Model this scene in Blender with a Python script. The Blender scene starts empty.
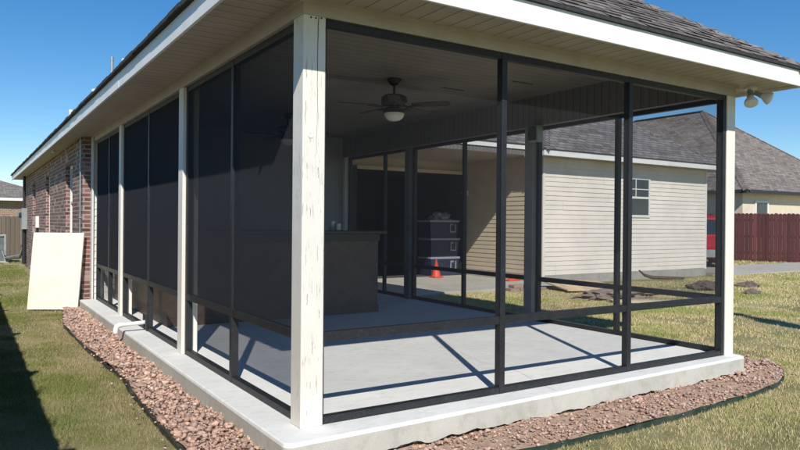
import bpy, bmesh, math, random
import numpy as np
from mathutils import Vector, Matrix, noise
random.seed(7); rng = np.random.default_rng(11)
sc = bpy.context.scene; COL = sc.collection
R = math.radians
GZ = -0.15                      # ground level beside the porch slab (slab top is z = 0)

# ------------------------------------------------------------------ materials
def new_mat(name):
    m = bpy.data.materials.new(name); m.use_nodes = True
    nt = m.node_tree; nt.nodes.clear()
    out = nt.nodes.new('ShaderNodeOutputMaterial'); b = nt.nodes.new('ShaderNodeBsdfPrincipled')
    nt.links.new(b.outputs[0], out.inputs[0])
    return m, nt, b, out
def N(nt, t, **kw):
    n = nt.nodes.new(t)
    for k, v in kw.items(): setattr(n, k, v)
    return n
def setin(n, **kw):
    for k, v in kw.items(): n.inputs[k.replace('_', ' ')].default_value = v
def noise_node(nt, scale, detail=4, rough=.55, coord='Object', vec_scale=None):
    tc = N(nt, 'ShaderNodeTexCoord'); n = N(nt, 'ShaderNodeTexNoise')
    n.inputs['Scale'].default_value = scale; n.inputs['Detail'].default_value = detail; n.inputs['Roughness'].default_value = rough
    if vec_scale:
        mp = N(nt, 'ShaderNodeMapping'); mp.inputs['Scale'].default_value = vec_scale
        nt.links.new(tc.outputs[coord], mp.inputs[0]); nt.links.new(mp.outputs[0], n.inputs['Vector'])
    else: nt.links.new(tc.outputs[coord], n.inputs['Vector'])
    return n
def ramp(nt, src, stops):
    r = N(nt, 'ShaderNodeValToRGB'); e = r.color_ramp.elements
    while len(e) < len(stops): e.new(.5)
    for el, (p, c) in zip(e, stops):
        el.position = p; el.color = (*c, 1) if len(c) == 3 else c
    nt.links.new(src, r.inputs[0]); return r
def mix(nt, fac, a, b, mode='MIX'):
    m = N(nt, 'ShaderNodeMix', data_type='RGBA', blend_type=mode)
    for i, v in ((0, fac), (6, a), (7, b)):
        if hasattr(v, 'is_linked') or hasattr(v, 'links'): nt.links.new(v, m.inputs[i])
        elif isinstance(v, (int, float)): m.inputs[i].default_value = v
        else: m.inputs[i].default_value = (*v, 1)
    return m.outputs[2]
def bump(nt, b, h, strength=.3, dist=.01):
    bp = N(nt, 'ShaderNodeBump'); bp.inputs['Strength'].default_value = strength; bp.inputs['Distance'].default_value = dist
    nt.links.new(h, bp.inputs['Height']); nt.links.new(bp.outputs[0], b.inputs['Normal']); return bp
def plain(name, col, rough=.6, metal=0, var=.12, scale=6, bmp=.15, bs=60, dirt=None):
    """base colour varied by two octaves of noise, a fine bump and optional dirt blotches"""
    m, nt, b, o = new_mat(name)
    n = noise_node(nt, scale, 5)
    lo = tuple(max(0, c*(1-var)) for c in col); hi = tuple(min(1, c*(1+var)) for c in col)
    c = ramp(nt, n.outputs[0], [(.3, lo), (.7, hi)]).outputs[0]
    if dirt:
        d = noise_node(nt, scale*.6+1.3, 6, .7)
        f = ramp(nt, d.outputs[0], [(.5, (0,0,0)), (.75, (1,1,1))]).outputs[0]
        c = mix(nt, f, c, dirt)
    nt.links.new(c, b.inputs['Base Color'])
    b.inputs['Roughness'].default_value = rough; b.inputs['Metallic'].default_value = metal
    if bmp: bump(nt, b, noise_node(nt, bs, 3).outputs[0], bmp, .004)
    return m
def uvsep(nt):
    u = N(nt, 'ShaderNodeUVMap'); s = N(nt, 'ShaderNodeSeparateXYZ'); nt.links.new(u.outputs[0], s.inputs[0]); return u, s
def math_n(nt, op, a, b=None):
    m = N(nt, 'ShaderNodeMath', operation=op)
    for i, v in enumerate((a, b)):
        if v is None: continue
        if isinstance(v, (int, float)): m.inputs[i].default_value = v
        else: nt.links.new(v, m.inputs[i])
    return m.outputs[0]
def groove_mat(name, col, period, axis='X', width=.06, depth=.35, rough=.5, var=.08):
    """vinyl or board cladding: a thin dark groove every `period` metres of UV"""
    m, nt, b, o = new_mat(name); u, s = uvsep(nt)
    f = math_n(nt, 'FRACT', math_n(nt, 'DIVIDE', s.outputs[axis], period))
    g = ramp(nt, f, [(0, (depth,)*3), (width, (depth,)*3), (width*1.6, (1,1,1)), (1, (.9,.9,.9))]).outputs[0]
    n = noise_node(nt, 3, 5, .6)
    c = ramp(nt, n.outputs[0], [(.3, tuple(x*(1-var) for x in col)), (.7, tuple(min(1, x*(1+var)) for x in col))]).outputs[0]
    nt.links.new(mix(nt, 1, c, g, 'MULTIPLY'), b.inputs['Base Color'])
    b.inputs['Roughness'].default_value = rough
    bump(nt, b, g, .5, .004); return m
def brick_mat(name, cols, mortar, bw, bh, ms=.008, rough=.85, bmp=.6, blotch=.5, squash=1, smooth=.1):
    m, nt, b, o = new_mat(name); u, s = uvsep(nt)
    t = N(nt, 'ShaderNodeTexBrick'); nt.links.new(u.outputs[0], t.inputs['Vector'])
    setin(t, Scale=1, Mortar_Size=ms, Mortar_Smooth=smooth, Bias=0, Brick_Width=bw, Row_Height=bh)
    t.inputs['Color1'].default_value = (0,0,0,1); t.inputs['Color2'].default_value = (1,1,1,1); t.inputs['Mortar'].default_value = (.5,.5,.5,1)
    k = len(cols)-1
    c = ramp(nt, t.outputs['Color'], [(i/k, cc) for i, cc in enumerate(cols)]).outputs[0]
    n = noise_node(nt, 9, 6, .7); c = mix(nt, blotch, c, ramp(nt, n.outputs[0], [(.25, (.35,.35,.35)), (.75, (1.5,1.45,1.4))]).outputs[0], 'MULTIPLY')
    n2 = noise_node(nt, .7, 4); c = mix(nt, .5, c, ramp(nt, n2.outputs[0], [(.3, (.75,.75,.75)), (.7, (1.15,1.15,1.15))]).outputs[0], 'MULTIPLY')
    nt.links.new(mix(nt, t.outputs['Fac'], c, mortar), b.inputs['Base Color'])
    b.inputs['Roughness'].default_value = rough
    inv = math_n(nt, 'SUBTRACT', 1.0, t.outputs['Fac']); h = math_n(nt, 'ADD', inv, math_n(nt, 'MULTIPLY', n.outputs[0], .6))
    bump(nt, b, h, bmp, .008); return m
def attr_mat(name, attr, rough=.85, bs=90, bmp=.5, transl=0, mulscale=None):
    m, nt, b, o = new_mat(name); a = N(nt, 'ShaderNodeAttribute', attribute_name=attr)
    c = a.outputs['Color']
    if mulscale:
        n = noise_node(nt, mulscale, 4, .7); c = mix(nt, .8, c, ramp(nt, n.outputs[0], [(.25, (.6,.6,.6)), (.75, (1.35,1.3,1.25))]).outputs[0], 'MULTIPLY')
    nt.links.new(c, b.inputs['Base Color'])
    b.inputs['Roughness'].default_value = rough
    if bmp: bump(nt, b, noise_node(nt, bs, 4).outputs[0], bmp, .004)
    return m

M = {}
# concrete: pale, blotched, with fine trowel marks and stains
def concrete(name, a, b_, stain):
    m, nt, b, o = new_mat(name)
    n = noise_node(nt, 1.6, 8, .65); c = ramp(nt, n.outputs[0], [(.3, a), (.7, b_)]).outputs[0]
    n2 = noise_node(nt, 7, 6, .7, vec_scale=(1, 2.2, 1)); c = mix(nt, ramp(nt, n2.outputs[0], [(.5, (0,0,0)), (.75, (.8,)*3)]).outputs[0], c, stain)
    n3 = noise_node(nt, 160, 3); c = mix(nt, .35, c, ramp(nt, n3.outputs[0], [(.3, (.7,)*3), (.7, (1.2,)*3)]).outputs[0], 'MULTIPLY')
    nt.links.new(c, b.inputs['Base Color']); b.inputs['Roughness'].default_value = .8
    bump(nt, b, n3.outputs[0], .25, .003); return m
M['slab'] = concrete('slab_concrete', (.70,.70,.675), (.82,.815,.78), (.58,.57,.54))
M['slab_side'] = concrete('slab_side_concrete', (.46,.45,.395), (.60,.585,.52), (.38,.355,.29))
M['drive'] = concrete('drive_concrete', (.36,.34,.29), (.48,.46,.40), (.27,.25,.2))
M['found'] = concrete('foundation_concrete', (.36,.35,.32), (.46,.44,.40), (.27,.25,.2))
# peeling white paint on timber
def peel(name, amount, base=(.83,.785,.70), under=(.52,.47,.39)):
    m, nt, b, o = new_mat(name)
    n = noise_node(nt, 1.0, 7, .72, vec_scale=(85, 85, 7)); n2 = noise_node(nt, 3.0, 3, .5, vec_scale=(1,1,.8))
    h = math_n(nt, 'ADD', n.outputs[0], math_n(nt, 'MULTIPLY', n2.outputs[0], .35))
    f = ramp(nt, h, [(amount, (0,0,0)), (amount+.035, (1,1,1))]).outputs[0]
    n3 = noise_node(nt, 5, 5); c = ramp(nt, n3.outputs[0], [(.3, tuple(x*.93 for x in base)), (.7, base)]).outputs[0]
    nt.links.new(mix(nt, f, c, under), b.inputs['Base Color']); b.inputs['Roughness'].default_value = .6
    hh = math_n(nt, 'SUBTRACT', math_n(nt, 'MULTIPLY', noise_node(nt, 1.0, 4, .6, vec_scale=(60,60,3)).outputs[0], .35), f)
    bump(nt, b, hh, .5, .003); return m
M['post'] = peel('peeling_white_paint', .765)
M['post_clean'] = peel('white_paint_timber', .84)
M['beam'] = plain('cream_beam_paint', (.50,.445,.405), .5, 0, .08, 3, .15, 40, (.43,.39,.33))
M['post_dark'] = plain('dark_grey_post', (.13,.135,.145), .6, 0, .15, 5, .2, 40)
M['post_inner'] = plain('shade_grey_post', (.27,.27,.275), .6, 0, .12, 5, .2, 40)  # porch shade on the right middle post, painted in as a darker grey
M['fascia'] = plain('white_fascia_metal', (.82,.81,.77), .4, 0, .04, 2, .1, 12, (.72,.71,.66))
M['drip'] = plain('shingle_edge', (.035,.035,.04), .9, 0, .4, 30, .5, 80)
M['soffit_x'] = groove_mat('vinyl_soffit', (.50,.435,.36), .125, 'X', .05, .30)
M['soffit_y'] = groove_mat('vinyl_soffit_side', (.50,.435,.36), .125, 'Y', .05, .30)
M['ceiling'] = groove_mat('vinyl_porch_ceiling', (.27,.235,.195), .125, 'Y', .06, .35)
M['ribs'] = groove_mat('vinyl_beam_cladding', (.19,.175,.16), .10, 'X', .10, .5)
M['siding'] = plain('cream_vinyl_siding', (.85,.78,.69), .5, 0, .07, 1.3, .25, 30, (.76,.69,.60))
M['siding_tan'] = plain('tan_vinyl_siding', (.70,.60,.45), .5, 0, .05, 2.5, .25, 30, (.62,.53,.40))
M['siding_white'] = plain('white_vinyl_siding', (.74,.73,.68), .5, 0, .05, 2.5, .2, 30)
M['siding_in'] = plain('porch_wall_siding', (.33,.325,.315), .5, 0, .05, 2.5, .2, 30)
M['trim'] = plain('white_trim', (.78,.77,.73), .45, 0, .05, 4, .1, 40)
M['brick'] = brick_mat('red_brown_brick', [(.09,.042,.038), (.19,.075,.06), (.24,.10,.08), (.30,.145,.115), (.14,.06,.055), (.21,.085,.07), (.48,.39,.33)], (.33,.29,.26), .203, .066, .010)
M['brick_far'] = brick_mat('far_brick', [(.20,.12,.08), (.30,.19,.13), (.26,.16,.11)], (.4,.36,.3), .203, .070, .010)
SH = [(.13,.115,.105), (.20,.18,.165), (.25,.225,.205), (.17,.155,.145), (.28,.255,.235)]
M['shingle'] = brick_mat('asphalt_shingles', SH, (.055,.05,.048), .19, .125, .010, .95, .9, .7, smooth=.6)
M['shingle_dark'] = brick_mat('grey_asphalt_shingles', [(c[0]*.95, c[1]*.98, c[2]*1.05) for c in SH], (.03,.03,.032), .3, .14, .012, .95, .9, .7, smooth=.6)
M['shingle_tan'] = brick_mat('brown_grey_asphalt_shingles', [(c[0]*1.1, c[1]*1.06, c[2]*1.02) for c in SH], (.09,.08,.075), .3, .14, .012, .95, .9, .7, smooth=.6)
def frame_metal():
    m, nt, b, o = new_mat('dark_bronze_aluminium')
    n = noise_node(nt, 120, 5, .8); n2 = noise_node(nt, 8, 4)
    c = ramp(nt, n.outputs[0], [(.42, (.010,.011,.014)), (.60, (.028,.029,.033)), (.72, (.13,.125,.12))]).outputs[0]
    c = mix(nt, .5, c, ramp(nt, n2.outputs[0], [(.3, (.6,)*3), (.7, (1.4,)*3)]).outputs[0], 'MULTIPLY')
    nt.links.new(c, b.inputs['Base Color']); b.inputs['Roughness'].default_value = .5; return m
M['frame'] = frame_metal()
def screen_mesh():
    """woven dark solar screen: openness falls with 1/cos of the viewing angle, as a thin woven sheet does"""
    m, nt, b, o = new_mat('dark_solar_screen'); nt.nodes.remove(b)
    g = N(nt, 'ShaderNodeNewGeometry'); d = N(nt, 'ShaderNodeVectorMath', operation='DOT_PRODUCT')
    nt.links.new(g.outputs['Normal'], d.inputs[0]); nt.links.new(g.outputs['Incoming'], d.inputs[1])
    c = math_n(nt, 'MAXIMUM', math_n(nt, 'ABSOLUTE', d.outputs['Value']), .08)
    T = math_n(nt, 'POWER', .92, math_n(nt, 'DIVIDE', 1.0, math_n(nt, 'POWER', c, 2.5)))
    n = noise_node(nt, 1.1, 5, .6); T = math_n(nt, 'MULTIPLY', T, ramp(nt, n.outputs[0], [(.3, (.93,)*3), (.7, (1,1,1))]).outputs[0])
    tr = N(nt, 'ShaderNodeBsdfTransparent'); df = N(nt, 'ShaderNodeBsdfDiffuse'); df.inputs[0].default_value = (.042,.044,.050,1)
    mx = N(nt, 'ShaderNodeMixShader'); nt.links.new(T, mx.inputs[0]); nt.links.new(df.outputs[0], mx.inputs[1]); nt.links.new(tr.outputs[0], mx.inputs[2])
    nt.links.new(mx.outputs[0], o.inputs[0]); return m
M['screen'] = screen_mesh()
def glass(name, col=(.03,.04,.05)):
    m, nt, b, o = new_mat(name); n = noise_node(nt, 2, 3)
    nt.links.new(ramp(nt, n.outputs[0], [(.3, tuple(x*.7 for x in col)), (.7, tuple(x*1.4 for x in col))]).outputs[0], b.inputs['Base Color'])
    b.inputs['Roughness'].default_value = .06; b.inputs['Specular IOR Level'].default_value = .8; return m
M['glass'] = glass('window_glass')
def ground_mat():
    m, nt, b, o = new_mat('lawn_soil')
    n = noise_node(nt, 1.1, 8, .65); n2 = noise_node(nt, 45, 6, .75); n3 = noise_node(nt, 5, 5, .7)
    c = ramp(nt, n.outputs[0], [(.30, (.20,.22,.08)), (.48, (.33,.30,.14)), (.62, (.46,.40,.23)), (.75, (.38,.30,.19))]).outputs[0]
    c = mix(nt, .75, c, ramp(nt, n2.outputs[0], [(.3, (.45,.5,.4)), (.7, (1.35,1.3,1.2))]).outputs[0], 'MULTIPLY')
    c = mix(nt, .5, c, ramp(nt, n3.outputs[0], [(.3, (.7,.8,.6)), (.7, (1.2,1.15,1.1))]).outputs[0], 'MULTIPLY')
    nt.links.new(c, b.inputs['Base Color']); b.inputs['Roughness'].default_value = .95
    bump(nt, b, n2.outputs[0], .9, .03); return m
M['ground'] = ground_mat()
M['soil'] = plain('bare_soil', (.40,.27,.19), .95, 0, .35, 22, .9, 70, (.52,.40,.30))
M['grass'] = attr_mat('grass_blades', 'col', .95, bmp=0)
for n_ in M['grass'].node_tree.nodes:
    if n_.type == 'BSDF_PRINCIPLED': n_.inputs['Specular IOR Level'].default_value = .05
M['rock'] = attr_mat('crushed_stone', 'col', .85, 70, .5, mulscale=45)
M['edging'] = plain('black_plastic_edging', (.035,.037,.033), .6, 0, .4, 12, .3, 40, (.10,.09,.07))
M['edging_green'] = plain('dark_green_plastic_edging', (.03,.055,.042), .55, 0, .4, 12, .3, 40, (.08,.08,.06))
def tile_mat():
    m = brick_mat('brown_stone_tile', [(.14,.095,.07), (.165,.11,.08), (.18,.12,.088), (.15,.10,.075)], (.19,.14,.11), .33, .33, .004, .55, .3, .25)
    t = [n for n in m.node_tree.nodes if n.type == 'TEX_BRICK'][0]; t.offset = 0
    nt = m.node_tree; mp = N(nt, 'ShaderNodeMapping'); mp.inputs['Rotation'].default_value = (0,0,R(45))
    u = [n for n in nt.nodes if n.type == 'UVMAP'][0]; nt.links.new(u.outputs[0], mp.inputs[0]); nt.links.new(mp.outputs[0], t.inputs['Vector']); return m
M['tile'] = tile_mat()
M['counter'] = plain('dark_granite', (.06,.055,.05), .3, 0, .5, 60, .05, 90)
M['board'] = plain('cream_foam_board', (.82,.80,.70), .55, 0, .03, 2, .12, 15, (.68,.64,.53))
M['pvc'] = plain('white_pvc', (.80,.80,.77), .35, 0, .04, 9, .05, 50, (.66,.64,.58))
M['galv'] = plain('galvanised_steel', (.45,.47,.49), .4, .6, .15, 12, .1, 60)
M['grey_metal'] = plain('grey_painted_metal', (.33,.36,.36), .5, .2, .12, 8, .15, 60, (.25,.25,.23))
M['black'] = plain('black_plastic', (.02,.02,.022), .5, 0, .3, 14, .1, 60)
M['fan'] = plain('dark_bronze_fan', (.035,.027,.022), .45, .3, .2, 14, .1, 60)
M['fanwood'] = plain('dark_walnut_blade', (.045,.028,.02), .5, 0, .3, 20, .15, 60)
M['opal'] = plain('opal_glass', (.75,.74,.70), .25, 0, .03, 5, 0)
M['tub'] = plain('navy_plastic_tote', (.018,.027,.065), .45, 0, .2, 8, .1, 50, (.04,.05,.09))
M['lid'] = plain('grey_tote_lid', (.30,.32,.35), .45, 0, .1, 8, .1, 50)
M['orange'] = plain('orange_cone_plastic', (.58,.06,.03), .5, 0, .12, 12, .1, 60, (.45,.06,.04))
M['tarp'] = plain('grey_brown_tarp', (.25,.19,.14), .7, 0, .3, 7, .7, 25, (.26,.22,.18))
M['ply'] = plain('weathered_plywood', (.62,.46,.27), .75, 0, .18, 5, .3, 50, (.30,.23,.15))
M['plank'] = plain('pale_pine_plank', (.58,.47,.32), .7, 0, .15, 6, .3, 50)
M['bark'] = plain('brown_bark', (.11,.085,.065), .9, 0, .4, 14, .9, 40)
M['dirt'] = plain('dark_clod', (.13,.10,.08), .95, 0, .4, 18, .9, 50)
M['paver'] = plain('pink_grey_paver', (.34,.23,.19), .85, 0, .2, 14, .5, 60)
def redwood():
    m, nt, b, o = new_mat('red_stained_fence'); u, s = uvsep(nt)
    q = math_n(nt, 'DIVIDE', s.outputs['X'], .14)
    f = math_n(nt, 'FRACT', q); fl = math_n(nt, 'FLOOR', q)
    w = N(nt, 'ShaderNodeTexWhiteNoise', noise_dimensions='1D'); nt.links.new(fl, w.inputs['W'])
    c = ramp(nt, w.outputs['Value'], [(0, (.055,.013,.014)), (.6, (.085,.02,.021)), (1, (.13,.042,.038))]).outputs[0]
    g = ramp(nt, f, [(0, (.2,)*3), (.05, (.25,)*3), (.1, (1,)*3), (1, (.95,)*3)]).outputs[0]
    n = noise_node(nt, 2, 6, .7, vec_scale=(4,4,.6)); c = mix(nt, .7, c, ramp(nt, n.outputs[0], [(.3, (.7,)*3), (.7, (1.35,)*3)]).outputs[0], 'MULTIPLY')
    nt.links.new(mix(nt, 1, c, g, 'MULTIPLY'), b.inputs['Base Color']); b.inputs['Roughness'].default_value = .8; bump(nt, b, g, .5, .01); return m
M['redfence'] = redwood()
def planks(name, ca, cb):
    m, nt, b, o = new_mat(name); u, s = uvsep(nt)
    q = math_n(nt, 'DIVIDE', s.outputs['X'], .14); f = math_n(nt, 'FRACT', q); fl = math_n(nt, 'FLOOR', q)
    w = N(nt, 'ShaderNodeTexWhiteNoise', noise_dimensions='1D'); nt.links.new(fl, w.inputs['W'])
    c = ramp(nt, w.outputs['Value'], [(0, ca), (1, cb)]).outputs[0]
    g = ramp(nt, f, [(0, (.2,)*3), (.06, (.25,)*3), (.12, (1,)*3), (1, (.95,)*3)]).outputs[0]
    nt.links.new(mix(nt, 1, c, g, 'MULTIPLY'), b.inputs['Base Color']); b.inputs['Roughness'].default_value = .85; return m
M['cedar'] = planks('weathered_cedar', (.14,.11,.085), (.24,.19,.14))
M['carred'] = plain('red_car_paint', (.42,.015,.02), .25, .1, .08, 3, 0)
M['taillight'] = plain('red_lens', (.5,.01,.01), .2, 0, .1, 8, 0)
M['tyre'] = plain('tyre_rubber', (.02,.02,.02), .85, 0, .2, 20, .3, 80)
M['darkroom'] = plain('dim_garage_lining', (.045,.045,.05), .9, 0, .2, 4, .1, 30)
M['copper'] = plain('insulated_line', (.05,.045,.04), .7, 0, .2, 20, .2, 60)
M['seal'] = plain('cracked_wood_gap', (.04,.03,.025), .9, 0, .2, 20, 0)

# ------------------------------------------------------------------ mesh helpers
class MB:
    def __init__(s): s.v = []; s.f = []
    def face(s, pts):
        i = len(s.v); s.v += [tuple(p) for p in pts]; s.f.append(tuple(range(i, i+len(pts)))); return s
    def box(s, a, b, rz=0, piv=None, mat=None):
        x0,y0,z0 = a; x1,y1,z1 = b
        c = [(x0,y0,z0),(x1,y0,z0),(x1,y1,z0),(x0,y1,z0),(x0,y0,z1),(x1,y0,z1),(x1,y1,z1),(x0,y1,z1)]
        if rz or mat is not None:
            p = Vector(piv if piv else ((x0+x1)/2,(y0+y1)/2,(z0+z1)/2)); m = mat if mat is not None else Matrix.Rotation(rz,3,'Z')
            c = [tuple(p + m @ (Vector(q)-p)) for q in c]
        i = len(s.v); s.v += c
        for f in ((0,3,2,1),(4,5,6,7),(0,1,5,4),(1,2,6,5),(2,3,7,6),(3,0,4,7)): s.f.append(tuple(i+k for k in f))
        return s
    def tube(s, pts, r, n=12, cap=True, closed=False):
        pts = [Vector(p) for p in pts]; rs = r if isinstance(r, (list, tuple)) else [r]*len(pts)
        i0 = len(s.v); prev = None
        for k, p in enumerate(pts):
            d = (pts[min(k+1, len(pts)-1)] - pts[max(k-1, 0)]).normalized()
            a = prev if prev is not None else (Vector((0,0,1)) if abs(d.z) < .9 else Vector((1,0,0)))
            u = (a - d*a.dot(d)).normalized(); w = d.cross(u); prev = u
            for j in range(n):
                t = 2*math.pi*j/n; s.v.append(tuple(p + (u*math.cos(t) + w*math.sin(t))*rs[k]))
        for k in range(len(pts)-1):
            for j in range(n):
                a = i0+k*n+j; b = i0+k*n+(j+1) % n; s.f.append((a, b, b+n, a+n))
        if cap:
            s.f.append(tuple(i0+j for j in reversed(range(n)))); e = i0+(len(pts)-1)*n; s.f.append(tuple(e+j for j in range(n)))
        return s
    def lathe(s, c, prof, n=24, axis=None):
        """prof = [(radius, height)], about +Z through c or along `axis`"""
        c = Vector(c); q = Vector((0,0,1)).rotation_difference(Vector(axis)) if axis else None; i0 = len(s.v)
        for r, h in prof:
            for j in range(n):
                t = 2*math.pi*j/n; p = Vector((r*math.cos(t), r*math.sin(t), h)); p = q @ p if q else p
                s.v.append(tuple(c+p))
        for k in range(len(prof)-1):
            for j in range(n):
                a = i0+k*n+j; b = i0+k*n+(j+1) % n; s.f.append((a, b, b+n, a+n))
        s.f.append(tuple(i0+j for j in reversed(range(n)))); e = i0+(len(prof)-1)*n; s.f.append(tuple(e+j for j in range(n)))
        return s
    def build(s, name, m, parent=None, bevel=0, smooth=False, recalc=True, seg=2):
        me = bpy.data.meshes.new(name); me.from_pydata(s.v, [], s.f); me.update()
        if recalc:
            bm = bmesh.new(); bm.from_mesh(me); bmesh.ops.recalc_face_normals(bm, faces=bm.faces); bm.to_mesh(me); bm.free()
        uv = me.uv_layers.new(name='UVMap').data
        for p in me.polygons:
            n = p.normal; u = Vector((0,0,1)).cross(n)
            if abs(n.z) > .97: u = Vector((1,0,0)); v = Vector((0,1,0))
            else: u.normalize(); v = n.cross(u)
            for li in p.loop_indices:
                co = me.vertices[me.loops[li].vertex_index].co; uv[li].uv = (co.dot(u), co.dot(v))
        me.materials.append(M[m] if isinstance(m, str) else m)
        if smooth:
            for p in me.polygons: p.use_smooth = True
        o = bpy.data.objects.new(name, me); COL.objects.link(o)
        if parent is not None: attach(o, parent)
        if bevel:
            b = o.modifiers.new('bevel', 'BEVEL'); b.width = bevel; b.segments = seg; b.limit_method = 'ANGLE'; b.angle_limit = R(40)
        if smooth:
            try: me.set_sharp_from_angle(angle=R(38))
            except Exception: pass
        return o
def attach(o, parent):
    """meshes are written in world metres; the parent inverse keeps them there"""
    o.parent = parent; w = Matrix.Identity(4); q = parent
    while q is not None:
        w = Matrix.Translation(q.location) @ (q.matrix_parent_inverse if False else Matrix.Identity(4)) @ w if q.type == 'EMPTY' else w
        q = q.parent
    o.matrix_parent_inverse = w.inverted() if parent.type == 'EMPTY' else Matrix.Identity(4)
def thing(name, label, cat, loc=(0,0,0), group=None):
    o = bpy.data.objects.new(name, None); o.empty_display_size = .2; o.location = loc; COL.objects.link(o)
    o['label'] = label; o['category'] = cat
    if group: o['group'] = group
    return o
def tag(o, label=None, cat=None, group=None, kind=None):
    if label: o['label'] = label
    if cat: o['category'] = cat
    if group: o['group'] = group
    if kind: o['kind'] = kind
    return o
def dup(root, loc, label):
    def cp(o, par):
        c = o.copy(); COL.objects.link(c)
        if par is not None:
            c.parent = par; c.matrix_parent_inverse = o.matrix_parent_inverse.copy()
        for ch in [x for x in bpy.data.objects if x.parent == o]: cp(ch, c)
        return c
    r = cp(root, None); r.location = loc; r['label'] = label; return r
def siding_mb(p0, d, L, z0, z1, n, lap=.105, proud=.014, segs=1, mb=None):
    """lapped boards as real geometry: every board leans out to its lower lip"""
    mb = mb or MB(); p0 = Vector((p0[0], p0[1], 0)); d = Vector((*d, 0)).normalized(); n = Vector((*n, 0)).normalized(); z = z0; row = 0; cuts = [0, L]
    while z < z1-.001:
        zt = min(z+lap, z1)
        if row % 2 == 0 and L > 3:                     # double-lap panels butt at staggered places
            c = random.uniform(.3, 3.4); cuts = [0]
            while c < L-.2: cuts.append(c); c += 3.66
            cuts.append(L)
        for k, (a, b) in enumerate(zip(cuts[:-1], cuts[1:])):
            pr = proud*random.uniform(.82, 1.15) + (.002 if k % 2 else 0); b2 = b-(.0025 if b < L else 0); w1, w2 = random.uniform(-.0025,.0025), random.uniform(-.0025,.0025)
            A = p0+d*a; B = p0+d*b2; o1 = n*pr; o2 = n*.002
            mb.face([A+o1+Vector((0,0,z+w1)), B+o1+Vector((0,0,z+w2)), B+o2+Vector((0,0,zt)), A+o2+Vector((0,0,zt))])
            mb.face([A+o2+Vector((0,0,z+.004)), B+o2+Vector((0,0,z+.004)), B+o1+Vector((0,0,z+w2)), A+o1+Vector((0,0,z+w1))])
        z += lap; row += 1
    return mb
def hip_roof(x0, x1, y0, y1, z, t, th=.0, along='Y', hip0=True, hip1=True):
    """four slopes over an eave rectangle, ridge along X or Y"""
    mb = MB()
    if along == 'Y':
        k = (x1-x0)/2; xm = (x0+x1)/2; zr = z+k*t; a = y0+(k if hip0 else 0); b = y1-(k if hip1 else 0)
        mb.face([(x0,y0,z),(x1,y0,z),(xm,a,zr)]) ; mb.face([(x1,y1,z),(x0,y1,z),(xm,b,zr)])
        mb.face([(x0,y1,z),(x0,y0,z),(xm,a,zr),(xm,b,zr)]); mb.face([(x1,y0,z),(x1,y1,z),(xm,b,zr),(xm,a,zr)])
    else:
        k = (y1-y0)/2; ym = (y0+y1)/2; zr = z+k*t; a = x0+(k if hip0 else 0); b = x1-(k if hip1 else 0)
        mb.face([(x0,y1,z),(x0,y0,z),(a,ym,zr)]); mb.face([(x1,y0,z),(x1,y1,z),(b,ym,zr)])
        mb.face([(x0,y0,z),(x1,y0,z),(b,ym,zr),(a,ym,zr)]); mb.face([(x1,y1,z),(x0,y1,z),(a,ym,zr),(b,ym,zr)])
    return mb
def capline(pts, m='shingle', w=.11, parent=None, name='ridge_cap'):
    """overlapping ridge cap shingles along a hip or ridge"""
    mb = MB(); A, B = Vector(pts[0]), Vector(pts[1]); L = (B-A).length; d = (B-A).normalized(); s = d.cross(Vector((0,0,1))).normalized(); up = s.cross(d)
    n = int(L/.14)
    for i in range(n):
        a = A+d*(i*.14); b = A+d*(i*.14+.15); h0, h1 = .032, .014
        mb.face([a-s*w-up*.045, a+up*h0, b+up*h1, b-s*w-up*.06]); mb.face([a+up*h0, a+s*w-up*.045, b+s*w-up*.06, b+up*h1])
        mb.face([a-s*w-up*.075, a-up*.0, a+up*h0, a-s*w-up*.045]); mb.face([a-up*.0, a+s*w-up*.075, a+s*w-up*.045, a+up*h0])
    return mb.build(name, m, parent, recalc=False)

# ------------------------------------------------------------------ ground
g = MB(); g.face([(-400,-400,GZ-.03),(400,-400,GZ-.03),(400,500,GZ-.03),(-400,500,GZ-.03)])
tag(g.build('lawn', 'ground'), kind='structure')
d = MB(); d.box((15.95,6.9,-.5),(60,9.35,GZ+.0)); o = d.build('driveway', 'drive'); tag(o, kind='structure')
d = MB(); d.box((4.46,6.75,-.5),(9.14,9.98,GZ+.015)); o = d.build('carport_floor', 'drive', bevel=.01); tag(o, kind='structure')

def pnoise(x, y, s, seed=0): return noise.noise(Vector((x*s+seed, y*s-seed, seed*.37)))
# rock bed outline round the slab (inner side is hidden under the slab edge)
outer = [(-.31,8.05),(-.40,7.3),(-.47,6.6),(-.54,5.9),(-.55,5.0),(-.53,4.0),(-.50,3.2),(-.48,2.6),(-.51,1.8),(-.53,1.0),(-.52,.4),(-.52,-.1),(-.46,-.42),(-.2,-.56),(.3,-.60),(1.28,-.60),(2.15,-.62),(3.0,-.60),(3.8,-.53),(4.3,-.42),(4.72,-.20),(4.88,.0),(4.87,.16),(4.72,.27),(4.45,.31),(4.29,.31)]
def smooth_line(pts, n):
    P = [Vector((*p, 0)) for p in pts]; out = []
    for i in range(len(P)-1):
        p0, p1, p2, p3 = P[max(i-1,0)], P[i], P[i+1], P[min(i+2, len(P)-1)]
        for k in range(n):
            t = k/n; out.append(.5*((2*p1)+(-p0+p2)*t+(2*p0-5*p1+4*p2-p3)*t*t+(-p0+3*p1-3*p2+p3)*t**3))
    out.append(P[-1]); return out
OL = smooth_line(outer, 6)
def inner_pt(p):
    return Vector((min(max(p.x, -.10), 4.22), min(max(p.y, -.05), 8.2), 0))
def soil_h(x, y):
    return GZ + .012 + .022*pnoise(x, y, 2.3, 3) + .010*pnoise(x, y, 9, 5) - .03*max(0, 1-abs(y+.215-.11*(x+.18)/4.5)/.07)*(1 if x > -.1 else 0)
mb = MB(); K = 12; cols = []
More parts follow.
